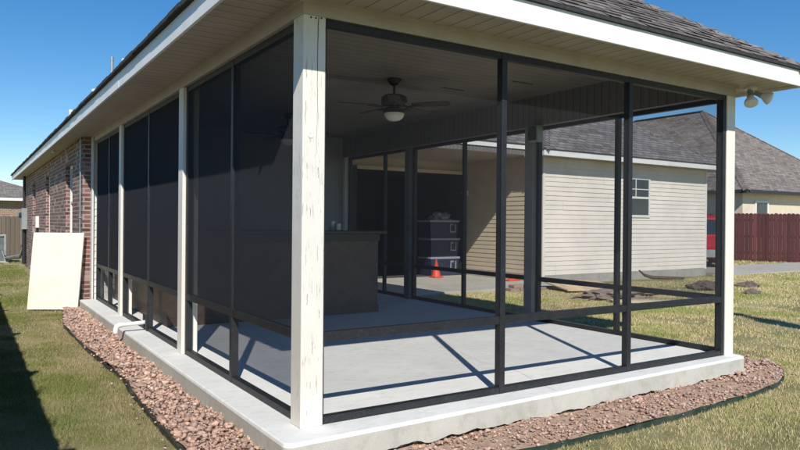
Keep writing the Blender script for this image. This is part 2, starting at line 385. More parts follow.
for p in OL:
    q = inner_pt(p); cols.append([(p.lerp(q, k/K)) for k in range(K+1)])
for i in range(len(cols)-1):
    for k in range(K):
        a, b, c, dd = cols[i][k], cols[i+1][k], cols[i+1][k+1], cols[i][k+1]
        mb.face([(v.x, v.y, soil_h(v.x, v.y)) for v in (a, b, c, dd)])
o = mb.build('rock_bed_soil', 'soil', smooth=True); tag(o, kind='structure')

# crushed stone lying in the bed: nobody could count it
def poly_pts(n):
    """random points between bed outline and slab, uniform in area"""
    res = []; segs = []
    for i in range(len(OL)-1):
        a, b = OL[i], OL[i+1]; c, dd = inner_pt(b), inner_pt(a); ar = ((b-a).cross(dd-a).length + (c-b).cross(dd-b).length)/2
        segs.append((ar, a, b, c, dd))
    tot = sum(s[0] for s in segs); w = [s[0]/tot for s in segs]; idx = rng.choice(len(segs), n, p=w)
    for i in idx:
        _, a, b, c, dd = segs[i]; s, t = rng.random(2); res.append(a.lerp(b, s).lerp(dd.lerp(c, s), t))
    return res
def unit_ico(sub=1):
    bm = bmesh.new(); bmesh.ops.create_icosphere(bm, subdivisions=sub, radius=1)
    v = np.array([x.co[:] for x in bm.verts]); f = np.array([[q.index for q in x.verts] for x in bm.faces]); bm.free(); return v, f
IV, IF = unit_ico(1)
def scatter_stones(name, pts, sizes, hs, palette, m='rock'):
    n = len(pts); var = []
    for k in range(24):
        v = IV.copy(); 
        for _ in range(9):                          # chop facets
            ax = rng.normal(size=3); ax /= np.linalg.norm(ax); dcut = rng.uniform(.25,.62); pr = v@ax
            v = v - np.outer(np.maximum(pr-dcut, 0), ax)
        v *= rng.uniform(.6, 1.15, 3); var.append(v)
    V = np.zeros((n, len(IV), 3)); C = np.zeros((n, 3))
    for i in range(n):
        q = rng.normal(size=4); q /= np.linalg.norm(q); w,x,y,z = q
        Rm = np.array([[1-2*(y*y+z*z),2*(x*y-z*w),2*(x*z+y*w)],[2*(x*y+z*w),1-2*(x*x+z*z),2*(y*z-x*w)],[2*(x*z-y*w),2*(y*z+x*w),1-2*(x*x+y*y)]])
        vv = var[i % 24] @ Rm.T * sizes[i]; vv[:,2] *= .7
        V[i] = vv + np.array([pts[i][0], pts[i][1], hs[i]]); c = palette[rng.integers(len(palette))]; C[i] = (np.array(c)*.7+np.array((.50,.35,.28))*.3)*rng.uniform(.75,1.25)
    F = (IF[None]+np.arange(n)[:,None,None]*len(IV)).reshape(-1,3)
    return mesh_np(name, V.reshape(-1,3), F, np.repeat(C, len(IF)*3, axis=0), m)
def mesh_np(name, V, F, C, m):
    me = bpy.data.meshes.new(name); me.vertices.add(len(V)); me.vertices.foreach_set('co', V.astype(np.float32).ravel())
    me.loops.add(F.size); me.loops.foreach_set('vertex_index', F.astype(np.int32).ravel())
    me.polygons.add(len(F)); me.polygons.foreach_set('loop_start', np.arange(0, F.size, F.shape[1], dtype=np.int32))
    me.update(calc_edges=True)
    a = me.color_attributes.new('col', 'FLOAT_COLOR', 'CORNER'); a.data.foreach_set('color', np.c_[np.clip(C,0,1), np.ones(len(C))].astype(np.float32).ravel())
    me.materials.append(M[m]); o = bpy.data.objects.new(name, me); COL.objects.link(o); return o
pal = [(.46,.29,.23),(.52,.35,.27),(.42,.26,.21),(.36,.23,.19),(.55,.39,.31),(.30,.23,.22),(.49,.31,.23),(.44,.32,.27),(.62,.49,.40),(.50,.33,.26)]
P = poly_pts(13500); keep = []
for p in P:
    front = p.y < -.12 or p.x > 4.4
    dens = 1.0
    if front: dens = .8 if pnoise(p.x, p.y, 3.0, 9) > -.05 else .25      # soil washes through in front
    if rng.random() < dens: keep.append(p)
for _ in range(90):                              # a few strays kicked onto the lawn and slab foot
    i = int(rng.integers(2, len(OL)-3)); a = OL[i+1]-OL[i]; n_ = Vector((a.y,-a.x,0)).normalized() if False else Vector((a.y,-a.x,0)).normalized()
    q = OL[i] + n_*float(abs(rng.normal(0,.09))+.01)*(1 if (OL[i]+n_*.05-Vector((2,3,0))).length > (OL[i]-Vector((2,3,0))).length else -1); keep.append(q)
sz = [float(np.clip(rng.lognormal(math.log(.0185), .42), .007, .040)) * (.72 if (p.y < -.12) else 1.08) for p in keep]
hh = [soil_h(p.x, p.y) + s*.35 + rng.random()*.022*(0.3 if p.y < -.12 else 1) for p, s in zip(keep, sz)]
tag(scatter_stones('gravel', [(p.x, p.y) for p in keep], sz, hh, pal), 'pinkish brown crushed stone filling the bed round the slab', 'gravel', kind='stuff')

# edging strips of the bed
def strip(name, line, m, label, z0, z1, th=.008, wob=.0):
    mb = MB(); prev = None
    for i, p in enumerate(line):
        a = line[min(i+1, len(line)-1)] - line[max(i-1, 0)]; n_ = Vector((-a.y, a.x, 0)).normalized()*th
        ht = z1 + wob*pnoise(p.x, p.y, 2.6, 21) + wob*.5*pnoise(p.x, p.y, 11, 4); w = Vector((pnoise(p.x,p.y,3,8)*wob*.5, pnoise(p.y,p.x,3,2)*wob*.5, 0))
        cur = [p-n_+w+Vector((0,0,z0)), p+n_+w+Vector((0,0,z0)), p+n_*1.6+w+Vector((0,0,ht)), p-n_*1.6+w+Vector((0,0,ht))]
        if prev:
            for k in range(4): mb.face([prev[k], prev[(k+1)%4], cur[(k+1)%4], cur[k]])
        else: mb.face(cur)
        prev = cur
    mb.face(prev); o = mb.build(name, m); tag(o, label, 'garden edging'); return o
cut = [i for i, p in enumerate(OL) if p.y < -.3][0]
strip('garden_edging', OL[:cut+1], 'edging', 'wavy black edging strip between rock bed and lawn on the left side', GZ-.06, GZ+.006, wob=.034)
strip('garden_edging', OL[cut+2:], 'edging_green', 'dark green edging strip curving round the front rock bed', GZ-.06, GZ+.006, th=.006, wob=.012)

# grass blades
PX = np.array([p.x for p in OL]+[4.4,0.0,0.0]); PY = np.array([p.y for p in OL]+[.0,.0,8.2])
def inside_bed_np(X, Y):
    ins = np.zeros(len(X), bool); j = len(PX)-1
    for i in range(len(PX)):
        c = ((PY[i] > Y) != (PY[j] > Y)) & (X < (PX[j]-PX[i])*(Y-PY[i])/(PY[j]-PY[i]+1e-12)+PX[i]); ins ^= c; j = i
    return ins
def blades(regions):
    V = []; C = []
    for (x0, x1, y0, y1, dens, h, style) in regions:
        n = int((x1-x0)*(y1-y0)*dens); X = rng.uniform(x0, x1, n); Y = rng.uniform(y0, y1, n)
        dist = np.hypot(X+1.58, Y+3.46); az = np.degrees(np.arctan2(X+1.58, Y+3.46))
        ok = (az > -2) & (az < 67) & ~((X > -.17) & (X < 4.43) & (Y > -.2) & (Y < 21)) & ~((X > -.30) & (X < 0) & (Y > 7)) & ~((X > 4.4) & (X < 15.4) & (Y > 6.7)) & ~((X > 15.9) & (Y > 6.85) & (Y < 9.4))
        X, Y, dist = X[ok], Y[ok], dist[ok]
        cl = np.array([pnoise(a, b, .9, 1)+.5*pnoise(a, b, 3.3, 2)+.35*pnoise(a, b, 9, 6) for a, b in zip(X, Y)])
        kp = ~inside_bed_np(X, Y) & (rng.random(len(X)) < np.clip(.62+cl*1.3, .06, 1)); X, Y, cl, dist = X[kp], Y[kp], cl[kp], dist[kp]
        # blades reach in over the edging here and there
        n = len(X); hh = h*rng.uniform(.45, 1.15, n)*(1+.3*cl); w = np.clip(.0017*np.maximum(dist/4.5, .8), 0, .012)*rng.uniform(.7,1.3,n); a = rng.uniform(0, 2*np.pi, n); le = rng.uniform(.2, 1.3, n)*hh; la = rng.uniform(0, 2*np.pi, n)
        base = np.c_[X, Y, np.full(n, GZ-.034)]; dx = np.c_[np.cos(a)*w, np.sin(a)*w, np.zeros(n)]
        tip = base+np.c_[np.cos(la)*le, np.sin(la)*le, hh+.012]
        V.append(np.stack([base-dx, base+dx, tip], 1))
        m_ = .9 if style == 'left' else 1.5
        green = np.array([.15,.21,.05])*m_; straw = np.array([.46,.39,.22])*m_; brown = np.array([.33,.24,.145])*m_; olive = np.array([.27,.27,.10])*m_
        r = rng.random(n); 
        if style == 'left': 
            nearbed = np.clip(1-np.abs(X+.62)/.30, 0, 1)*np.clip(1.4-np.abs(Y-3)/4, 0, 1)
            pg = np.clip(.58+cl*1.2-.75*nearbed, .02, .95)
        else: pg = np.clip(.20+cl*1.3+.12*(Y < 1), .01, .85)
        c = np.where((r < pg)[:,None], np.where(rng.random(n)[:,None] < .5, green, olive), np.where(rng.random(n)[:,None] < .65, straw, brown))
        mean = green*pg[:,None]*.5+olive*pg[:,None]*.5+(straw*.65+brown*.35)*(1-pg)[:,None]
        C.append((c*.55+mean*.45)*rng.uniform(.85, 1.15, n)[:,None])
    V = np.concatenate(V).reshape(-1,3); C = np.concatenate(C); F = np.arange(len(V)).reshape(-1,3)
    return mesh_np('grass', V, F, np.repeat(C, 3, axis=0), 'grass')
o = blades([(-1.5,-.40,-.6,8,13000,.017,'left'), (-1.3,-.2,8,24,4500,.026,'left'),
            (.6,6.2,-2.2,.9,15000,.018,'right'), (6.2,9,-1,.9,6000,.022,'right'), (4.4,9.5,.9,6.75,5500,.024,'right'), (9.5,16,-.5,7.25,2200,.032,'right'), (16,26,2,6.9,700,.04,'right'), (16,26,9.4,12,300,.05,'right')])
tag(o, 'short patchy green and straw lawn grass', 'grass', kind='stuff')

# ------------------------------------------------------------------ screened porch
W, D = 4.28, 7.3; H = 2.34; CE = 2.70
porch = thing('screened_porch', 'porch with dark screens, white posts and pale concrete slab', 'porch', (2.1,3.6,0))
# slab with chamfered rim; sides end in a slightly ragged foot
bx0, bx1, by0, by1 = -.18, 4.315, -.215, 7.35
def slab_outline(ins, n=150):
    r_ = .055; x0, x1, y0 = bx0+ins, bx1-ins, by0+ins; p = [(x0, by1-(by1-y0-r_)*i/n) for i in range(n)]
    p += [(x0+r_-r_*math.cos(t), y0+r_-r_*math.sin(t)) for t in [math.pi/2*k/8 for k in range(9)]]
    p += [(x0+r_+(x1-x0-2*r_)*i/n, y0) for i in range(1, n)]
    p += [(x1-r_+r_*math.sin(t), y0+r_-r_*math.cos(t)) for t in [math.pi/2*k/8 for k in range(9)]]
    p += [(x1, y0+r_+(by1-y0-r_)*i/n) for i in range(1, n+1)]
    return [(x, y + (.11*(x-bx0)/(bx1-bx0) if y < .2 else 0)) if y <= .0 else (x, y) for x, y in p]
o0, o1, o2 = slab_outline(.014), slab_outline(.004), slab_outline(.0)
mb = MB(); mb.face([(x,y,0) for x,y in reversed(o0)])
for (la, za), (lb_, zb_) in (((o0,0),(o1,-.005)), ((o1,-.005),(o2,-.02))):
    for i in range(len(la)-1): mb.face([(*la[i],za),(*lb_[i],zb_),(*lb_[i+1],zb_),(*la[i+1],za)])
mb.build('slab_surface', 'slab', porch)
mb = MB(); q = Vector((1.9,-.13,.0008)); a_ = R(96)
for i in range(34):
    a_ += random.uniform(-.35,.35); a_ = max(R(70), min(R(122), a_)); e = q+Vector((math.cos(a_),math.sin(a_),0))*.045; t = Vector((.0009,0,0))
    mb.face([q-t, q+t, e+t, e-t]); q = e
mb.build('hairline_crack', 'seal', porch, recalc=False)
path = slab_outline(.0); mb = MB()
for (a, b) in zip(path[:-1], path[1:]):
    def foot(p): return -.138 + (.022*pnoise(p[0]*1.0, p[1], 1.7, 12) + .016*pnoise(p[0], p[1], 7.3, 2) + .014*pnoise(p[0], p[1], 19, 5)) * (1 if p[1] < .1 else .5)
    mb.face([(a[0],a[1],-.02),(b[0],b[1],-.02),(b[0],b[1],foot(b)),(a[0],a[1],foot(a))])
mb.build('slab_edge', 'slab_side', porch, recalc=True)
MB().box((bx0+.07,by0+.15,-.3),(bx1-.07,by1,-.022)).build('slab_core', 'soil', porch)

def post(x0, y0, x1, y1, m, z1=H, sub=True):
    o = MB().box((x0,y0,0),(x1,y1,z1)).build('post', m, porch, bevel=.006); return o
w = .14
post(0,0,w,w,'post'); 
post(0,2.49,w,2.49+w,'post_clean'); post(0,5.28,w,5.28+w,'post_clean')
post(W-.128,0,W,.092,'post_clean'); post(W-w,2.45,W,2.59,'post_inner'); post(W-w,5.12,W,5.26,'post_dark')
# long drying crack and knot of the corner post
mb = MB(); z = 2.333; px = .094
pts = []
while z > 1.55: pts.append((px, z)); z -= .03; px += random.uniform(-.003,.0025)
for (a, b) in zip(pts[:-1], pts[1:]):
    t = .0016*(b[1]-1.5)/.8+.0005; mb.face([(a[0]-t,-.0015,a[1]),(a[0]+t,-.0015,a[1]),(b[0]+t,-.0015,b[1]),(b[0]-t,-.0015,b[1])])
mb.build('wood_crack', 'seal', porch, recalc=False)
for (cx, cz, l) in [(.02,1.98,.05),(.05,1.2,.10),(.098,.95,.16),(.035,.7,.12),(.11,.62,.10),(.07,.42,.14),(.10,1.42,.12),(.045,1.62,.06),(.06,.22,.08)]:
    mb = MB()
    for k in range(4):
        a = cx+random.uniform(-.002,.002); q = .0007+.0006*random.random(); mb.face([(a-q,-.0015,cz+l*(k+1)/8),(a+q,-.0015,cz+l*(k+1)/8),(a+q,-.0015,cz+l*k/8),(a-q,-.0015,cz+l*k/8)])
    mb.build('wood_crack', 'seal', porch, recalc=False)
mb = MB(); mb.lathe((.048,-.001,1.66), [(.0,0),(.019,.0),(.017,.003),(.013,.001),(.011,.003),(.006,.001),(.0001,.002)], 14, (0,-1,0)); mb.build('knot', 'post_clean', porch, smooth=True)
for (sx, sz_) in [(.045,2.325),(.11,2.33),(.075,2.326)]:
    MB().lathe((sx,-.001,sz_), [(.005,0),(.005,.003),(.001,.004)], 8, (0,-1,0)).build('screw', 'seal', porch)
# beams
for nm, a, b in (('beam', (-.004,-.004,H),(W+.004,.15,CE)), ('beam', (-.004,.15,H),(.15,D-.02,CE)), ('beam', (W-.15,.15,H),(W+.004,D-.02,CE))):
    MB().box(a,b).build(nm, 'beam', porch, bevel=.003)
# trim board joining beam and soffit
MB().box((-.022,-.022,2.405),(W+.022,-.004,2.43)).build('trim_strip', 'beam', porch)
MB().box((-.022,-.0039,2.405),(-.004,7.5,2.43)).build('trim_strip', 'beam', porch)
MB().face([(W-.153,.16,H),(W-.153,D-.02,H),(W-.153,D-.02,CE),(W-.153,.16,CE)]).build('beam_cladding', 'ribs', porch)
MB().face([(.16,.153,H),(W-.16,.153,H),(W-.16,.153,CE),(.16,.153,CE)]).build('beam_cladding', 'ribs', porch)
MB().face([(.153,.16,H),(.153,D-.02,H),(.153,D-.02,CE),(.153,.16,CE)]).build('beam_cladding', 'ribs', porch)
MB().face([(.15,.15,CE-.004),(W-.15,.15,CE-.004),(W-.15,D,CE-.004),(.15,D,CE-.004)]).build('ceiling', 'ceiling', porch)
# joints of the ceiling boards
mb = MB()
for (x, y) in [(2.9,2.6),(3.3,1.9)]:
    MB().box((x,y,CE-.009),(x+.30,y+.012,CE-.0045)).build('ceiling_joint', 'seal', porch)

# aluminium frames and screens. s = setback of the frame's outer face from the post's outer face
fw = .05
RB, RM0, RM1 = .0, .48, .532
def mk(a, b, nm='frame_rail'): return MB().box(a, b).build(nm, 'frame', porch, bevel=.002)
def section(axis, plane, t0, t1, mulls, sgn, jambs=True):
    """one opening between two posts; axis = running direction; plane = outer face; sgn = inward direction"""
    a, b = sorted((plane, plane+sgn*fw)); e = .002
    def bxm(u0, u1, z0, z1, nm, pr=0):
        if axis == 'X': return mk((u0, a-pr, z0), (u1, b+pr, z1), nm)
        return mk((a-pr, u0, z0), (b+pr, u1, z1), nm)
    ups = [t0+fw/2, *mulls, t1-fw/2]
    for u in ups: bxm(u-fw/2+e, u+fw/2-e, .003, H-.003, 'mullion', .002)
    for u0, u1 in zip(ups[:-1], ups[1:]):
        u0 += fw/2; u1 -= fw/2
        bxm(u0, u1, .003, .046, 'bottom_rail'); bxm(u0, u1, RM0, RM1, 'mid_rail'); bxm(u0, u1, H-.045, H-.003, 'top_rail')
        c = plane+sgn*.012
        q = [(u0-.01, RM1-.01), (u1+.01, RM1-.01), (u1+.01, H-.03), (u0-.01, H-.03)]
        mb = MB(); mb.face([(u, c, z) if axis == 'X' else (c, u, z) for u, z in q]); mb.build('screen', 'screen', porch, recalc=False)
section('X', .012, w-.038, W-.128, [1.51, 2.84], 1)
section('Y', .03, w, 2.49, [1.28], 1); section('Y', .03, 2.63, 5.28, [3.93], 1); section('Y', .03, 5.42, 7.27, [6.27], 1)
section('Y', W-.03, .048, 2.45, [1.26], -1); section('Y', W-.03, 2.59, 5.12, [3.87], -1); section('Y', W-.03, 5.26, 7.20, [5.97], -1)
MB().box((W-.14,7.205,0),(W-.02,7.29,H)).build('trim_post', 'trim', porch, bevel=.003)
MB().box((W-.15,.066,.004),(W-.1285,.09,H-.004)).build('jamb_plate', 'frame', porch)

# porch wall sockets and back wall belong to the house
# ------------------------------------------------------------------ house with brick side and hip roof
house = thing('brick_house', 'red brick house with white fascia and grey shingle hip roof over the porch', 'house', (2,12,0))
bxw = -.12; Y0, Y1 = 7.6, 20.4
wins = [(8.75,9.65),(12.3,13.2),(15.8,16.7)]; WZ0, WZ1 = .85, 2.12
mb = MB(); ys = sorted([Y0, Y1]+[v for q in wins for v in q])
for a, b in zip(ys[:-1], ys[1:]):
    if (a, b) in wins:
        mb.face([(bxw,b,GZ-.1),(bxw,a,GZ-.1),(bxw,a,WZ0),(bxw,b,WZ0)]); mb.face([(bxw,b,WZ1),(bxw,a,WZ1),(bxw,a,2.5),(bxw,b,2.5)])
        mb.face([(bxw,b,WZ0),(bxw,b,WZ1),(0,b,WZ1),(0,b,WZ0)]); mb.face([(bxw,a,WZ0),(0,a,WZ0),(0,a,WZ1),(bxw,a,WZ1)])
        mb.face([(bxw,a,WZ1),(0,a,WZ1),(0,b,WZ1),(bxw,b,WZ1)]); mb.face([(bxw,a,WZ0),(bxw,b,WZ0),(0,b,WZ0),(0,a,WZ0)])
    else: mb.face([(bxw,b,GZ-.1),(bxw,a,GZ-.1),(bxw,a,2.5),(bxw,b,2.5)])
mb.face([(bxw,Y0,GZ-.1),(.03,Y0,GZ-.1),(.03,Y0,2.5),(bxw,Y0,2.5)]); mb.face([(4.3,Y1,GZ-.1),(bxw,Y1,GZ-.1),(bxw,Y1,2.5),(4.3,Y1,2.5)])
mb.build('brick_wall', 'brick', house, recalc=False)
for a, b in wins:
    f = MB(); x = -.05
    for (p, q) in (((x,a,WZ0),(x+.05,a+.06,WZ1)), ((x,b-.06,WZ0),(x+.05,b,WZ1)), ((x,a+.06,WZ0),(x+.05,b-.06,WZ0+.06)), ((x,a+.06,WZ1-.06),(x+.05,b-.06,WZ1)), ((x+.005,a+.06,1.46),(x+.05,b-.06,1.50))): f.box(p, q)
    fo = f.build('window', 'trim', house, bevel=.003)
    g_ = MB().face([(x+.03,a+.05,WZ0+.05),(x+.03,b-.05,WZ0+.05),(x+.03,b-.05,WZ1-.05),(x+.03,a+.05,WZ1-.05)]).build('pane', 'glass'); g_.parent = fo; g_.matrix_parent_inverse = Matrix.Identity(4)
    s_ = MB()
    n = 12
    for k in range(n): s_.box((bxw-.025, a-.02+(b-a+.04)*k/n+.004, WZ0-.07), (bxw+.05, a-.02+(b-a+.04)*(k+1)/n-.004, WZ0-.004))
    s_.build('window_sill', 'brick', house, bevel=.003)
# pale siding corner beside the porch and rear wall of the porch
siding_mb((.0,7.45), (1,0), .13, GZ+.02, 2.43, (0,-1), .105, .012).build('corner_siding', 'siding_white', house)
MB().box((-.005,7.455,GZ-.05),(.16,7.6,2.43)).build('corner_core', 'siding_white', house)
MB().box((-.016,7.40,GZ+.02),(.006,7.449,2.43)).build('corner_trim', 'trim', house)
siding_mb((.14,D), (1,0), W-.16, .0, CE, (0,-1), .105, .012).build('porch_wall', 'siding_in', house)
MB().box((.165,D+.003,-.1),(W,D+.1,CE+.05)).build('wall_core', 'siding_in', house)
MB().box((4.3,7.42,GZ-.1),(4.4,12.0,2.7)).build('side_wall', 'siding_tan', house)
# roof: eave rectangle -.4..4.65
EX0, EX1, EY0, EY1, EZ, T = -.40, 4.66, -.41, 20.8, 2.565, .667
rf = hip_roof(EX0-.02, EX1+.02, EY0-.02, EY1, EZ, T).build('roof', 'shingle', house, recalc=False)
k = (EX1-EX0)/2+.02; xm = (EX0+EX1)/2; zr = EZ+k*T
capline([(EX1+.02,EY0-.02,EZ),(xm,EY0-.02+k,zr)], 'shingle', parent=house); capline([(EX0-.02,EY0-.02,EZ),(xm,EY0-.02+k,zr)], 'shingle', parent=house)
# real shingle courses on the front slope, butt edges casting small shadows
mb = MB(); yb = EY0-.02; sl = math.sqrt(1+T*T); c = 0; r_ = 0
nrm = Vector((0,-T,1)).normalized(); up = Vector((0,1,T)).normalized()
while r_*.125 < k*sl-.15:
    s0 = r_*.125; s1 = s0+.135; A = Vector((0,yb,EZ))+up*s0; inset = s0/sl
    x = EX0-.02+inset; off = (r_ % 3)*.07; x += -off if False else 0; xe = EX1+.02-inset
    x0 = x
    while x0 < xe-.02:
        wd = random.choice([.10,.13,.17,.21,.26]); x1 = min(x0+wd, xe-.001); th = random.choice([.006,.010,.014])
        q0 = Vector((x0, A.y, A.z))+nrm*th; q1 = Vector((x1, A.y, A.z))+nrm*th; ins = .0
        B = Vector((0,yb,EZ))+up*s1; q2 = Vector((min(x1, EX1+.02-s1/sl), B.y, B.z))+nrm*.002; q3 = Vector((max(x0, EX0-.02+s1/sl), B.y, B.z))+nrm*.002
        if q2.x > q3.x:
            mb.face([q0,q1,q2,q3]); mb.face([q0-nrm*th, q1-nrm*th, q1, q0])
        x0 = x1+.003
    r_ += 1
sh = mb.build('shingle_courses', 'shingle', house, recalc=False)
# dark shingle and drip edge, fascia, soffit
def eave_ring(name, m, off, z0, z1, th, par, x0=EX0, x1=EX1, y0=EY0, y1=EY1, bevel=0):
    mb = MB(); mb.box((x0-off,y0-off,z0),(x1+off,y0-off+th,z1)); mb.box((x0-off,y0-off+th,z0),(x0-off+th,y1,z1)); mb.box((x1+off-th,y0-off+th,z0),(x1+off,y1,z1))
    return mb.build(name, m, par, bevel=bevel)
eave_ring('drip_edge', 'drip', .022, 2.545, 2.566, .05, house)
# slightly uneven shingle overhang along the long left eave
mb = MB(); y = EY0
while y < EY1:
    L = random.uniform(.25,.35); e = random.uniform(.004,.014); mb.box((EX0-.03-e,y,2.548+random.uniform(-.004,.004)),(EX0-.0221,min(y+L,EY1),2.572+random.uniform(0,.008))); y += L+.004
mb.build('shingle_overhang', 'drip', house)
def fascia_box(x0, y0, x1, y1):
    return MB().box((x0,y0,2.405),(x1,y1,2.544)).build('fascia', 'fascia', house, bevel=.002)
fascia_box(EX0,EY0,2.38,EY0+.02); fascia_box(2.3785,EY0-.0012,EX1,EY0+.019)
for k_ in range(9):
    MB().lathe((EX0+.25+k_*.57,EY0-.0015,2.53), [(.004,0),(.004,.0012),(.001,.002)], 8, (0,-1,0)).build('nail_head', 'galv', house)
y = EY0+.021
while y < EY1-.1:                                                # left fascia: metal lengths with a lap every 3.6 m
    y2 = min(y+3.6, EY1); fascia_box(EX0-(.0015 if int(y) % 2 else 0),y,EX0+.02,y2-.002); y = y2
fascia_box(EX1-.02,EY0+.021,EX1,7.3)
MB().face([(EX0+.02,EY0+.02,2.43),(EX1-.02,EY0+.02,2.43),(EX1-.02,0,2.43),(EX0+.02,0,2.43)]).build('soffit', 'soffit_x', house)
MB().face([(EX0+.02,0,2.43),(0,0,2.43),(0,EY1,2.43),(EX0+.02,EY1,2.43)]).build('soffit', 'soffit_y', house)
MB().face([(W,0,2.43),(EX1-.02,0,2.43),(EX1-.02,EY1,2.43),(W,EY1,2.43)]).build('soffit', 'soffit_y', house)
# bullet soffit light under the left eave near the far bricks
MB().lathe((-.26,10.2,2.43), [(.035,0),(.035,-.03),(.02,-.045)], 14).build('soffit_lamp', 'trim', house, smooth=True)
# downspout-like conduit at the brick corner
MB().tube([(bxw-.022,Y0+.07,2.42),(bxw-.022,Y0+.07,.05),(bxw-.022,Y0+.05,-.03),(bxw-.005,Y0-.03,-.05),(.03,Y0-.16,-.06),(.08,Y0-.19,-.07)], .011, 10).build('conduit', 'galv', house, smooth=True)
for z in (.4,1.2,2.0): MB().box((bxw-.036,Y0+.045,z),(bxw-.0005,Y0+.095,z+.02)).build('conduit_strap', 'galv', house)
# vent pipes through the roof
def rz(x): return EZ+(x-EX0)*T
for nm, x, y, zt, r, m in (('vent_pipe',.2,7.13,3.57,.022,'galv'),('vent_pipe',.2,6.16,3.345,.036,'pvc'),('vent_pipe',.2,8.68,3.345,.045,'pvc'),('vent_pipe',.2,11.7,3.42,.040,'pvc')):
    o = MB().tube([(x,y,rz(x)-.05),(x,y,zt)], r, 14).build(nm, m, house, smooth=True)
    c_ = MB().lathe((x,y,zt), [(r*1.15,-.05),(r*1.15,.004),(r*.8,.006)], 14).build('pipe_collar', m); c_.parent = o; c_.matrix_parent_inverse = Matrix.Identity(4)

# ------------------------------------------------------------------ siding wing on the right (same property) with its carport
wing = thing('siding_wing', 'cream vinyl sided wing with dark shingle roof seen through the porch', 'building', (12,9,GZ))
WX0, WX1, WY, WZT = 9.16, 15.27, 7.3, 2.68
mb = siding_mb((WX0,WY), (1,0), WX1-WX0, .03, WZT, (0,-1), .105, .014); mb.build('front_siding', 'siding', wing)
siding_mb((WX0,10.1), (0,-1), 2.8, .03, WZT+.05, (-1,0), .105, .014).build('side_siding', 'siding_tan', wing)
siding_mb((WX1,WY), (0,1), 9.5, .03, WZT, (1,0), .105, .014).build('right_siding', 'siding', wing)
MB().box((WX0+.002,WY+.002,GZ-.1),(WX1-.002,17,WZT+.02)).build('wall_core', 'found', wing)
MB().box((WX0-.02,WY-.02,.0),(WX0+.05,WY+.05,WZT)).build('corner_trim', 'siding', wing, bevel=.003)
MB().box((WX1-.05,WY-.022,.0),(WX1+.022,WY+.05,WZT)).build('corner_trim', 'trim', wing, bevel=.003)
MB().box((WX0-.01,WY-.012,GZ-.1),(WX1+.01,WY+.002,.028)).build('foundation', 'found', wing)
MB().box((WX0-.012,WY+.0025,GZ-.1),(WX0+.002,10.1,.028)).build('foundation', 'found', wing)
# double-hung window 11.95..12.68
wx0, wx1, wz0, wz1 = 11.93, 12.86, 1.36, 2.36
f = MB(); y0_, y1_ = WY-.035, WY+.0
for p, q in (((wx0,y0_,wz0),(wx0+.06,y1_,wz1)), ((wx1-.06,y0_,wz0),(wx1,y1_,wz1)), ((wx0+.06,y0_,wz0),(wx1-.06,y1_,wz0+.06)), ((wx0+.06,y0_,wz1-.06),(wx1-.06,y1_,wz1)), ((wx0+.06,y0_+.005,1.825),(wx1-.06,y1_,1.875)),
             ((12.30,y0_+.01,1.875),(12.325,y1_,wz1-.06)), ((wx0+.06,y0_+.011,2.05),(12.30,y1_,2.07)), ((12.325,y0_+.011,2.05),(wx1-.06,y1_,2.07))): f.box(p, q)
fo = f.build('window', 'trim', wing)
g_ = MB().face([(wx0+.05,WY-.018,wz0+.05),(wx1-.05,WY-.018,wz0+.05),(wx1-.05,WY-.018,wz1-.05),(wx0+.05,WY-.018,wz1-.05)]).build('pane', 'glass'); g_.parent = fo
# roof, fascia and soffit
HX0, HX1, HY0, HY1, HZ = 8.78, 15.62, 6.9, 17.3, 2.80
hip_roof(HX0, HX1, HY0, HY1, HZ, T).build('roof', 'shingle_dark', wing, recalc=False)
kk = (HX1-HX0)/2
capline([(HX0,HY0,HZ),(HX0+kk,HY0+kk,HZ+kk*T)], 'shingle_dark', .13, wing); capline([(HX1,HY0,HZ),(HX1-kk,HY0+kk,HZ+kk*T)], 'shingle_dark', .13, wing)
mb = MB(); mb.box((HX0,HY0,2.655),(HX1,HY0+.02,2.775)); mb.box((HX0,HY0+.02,2.655),(HX0+.02,7.5,2.775)); mb.box((HX1-.02,HY0+.02,2.655),(HX1,HY1,2.775)); mb.build('fascia', 'fascia', wing)
mb = MB(); mb.box((HX0-.015,HY0-.015,2.776),(HX1+.015,HY0+.05,2.80)); mb.box((HX1-.05,HY0+.051,2.776),(HX1+.015,HY1,2.80)); mb.build('drip_edge', 'drip', wing)
MB().face([(HX0+.02,HY0+.02,2.68),(HX1-.02,HY0+.02,2.68),(HX1-.02,WY,2.68),(HX0+.02,WY,2.68)]).build('soffit', 'soffit_x', wing)
MB().face([(WX1,WY,2.68),(HX1-.02,WY,2.68),(HX1-.02,HY1,2.68),(WX1,HY1,2.68)]).build('soffit', 'soffit_y', wing)
# carport
cp = thing('carport', 'shaded carport recess between the porch and cream siding wing', 'carport', (6.8,9,GZ))
CY = 7.46
MB().box((4.68,CY,2.82),(8.775,CY+.02,2.915)).build('fascia', 'fascia', cp)
MB().box((4.68,CY-.015,2.916),(8.775,CY+.03,2.94)).build('drip_edge', 'drip', cp)
MB().face([(4.44,CY+.03,2.70),(9.15,CY+.03,2.70),(9.15,CY+.03,2.83),(4.44,CY+.03,2.83)]).build('beam_cladding', 'ribs', cp)
MB().box((4.44,CY+.04,2.70),(9.15,CY+.16,2.84)).build('beam', 'beam', cp)
MB().face([(4.42,CY+.16,2.72),(9.15,CY+.16,2.72),(9.15,10.1,2.72),(4.42,10.1,2.72)]).build('ceiling', 'soffit_x', cp)
mb = MB(); mb.face([(4.3,CY,2.94),(9.2,CY,2.94),(9.2,12.2,2.94+(12.2-CY)*T),(4.3,12.2,2.94+(12.2-CY)*T)]); mb.face([(9.2,17,2.94),(4.3,17,2.94),(4.3,12.2,2.94+(12.2-CY)*T),(9.2,12.2,2.94+(12.2-CY)*T)])
mb.build('roof', 'shingle_dark', cp, recalc=False)
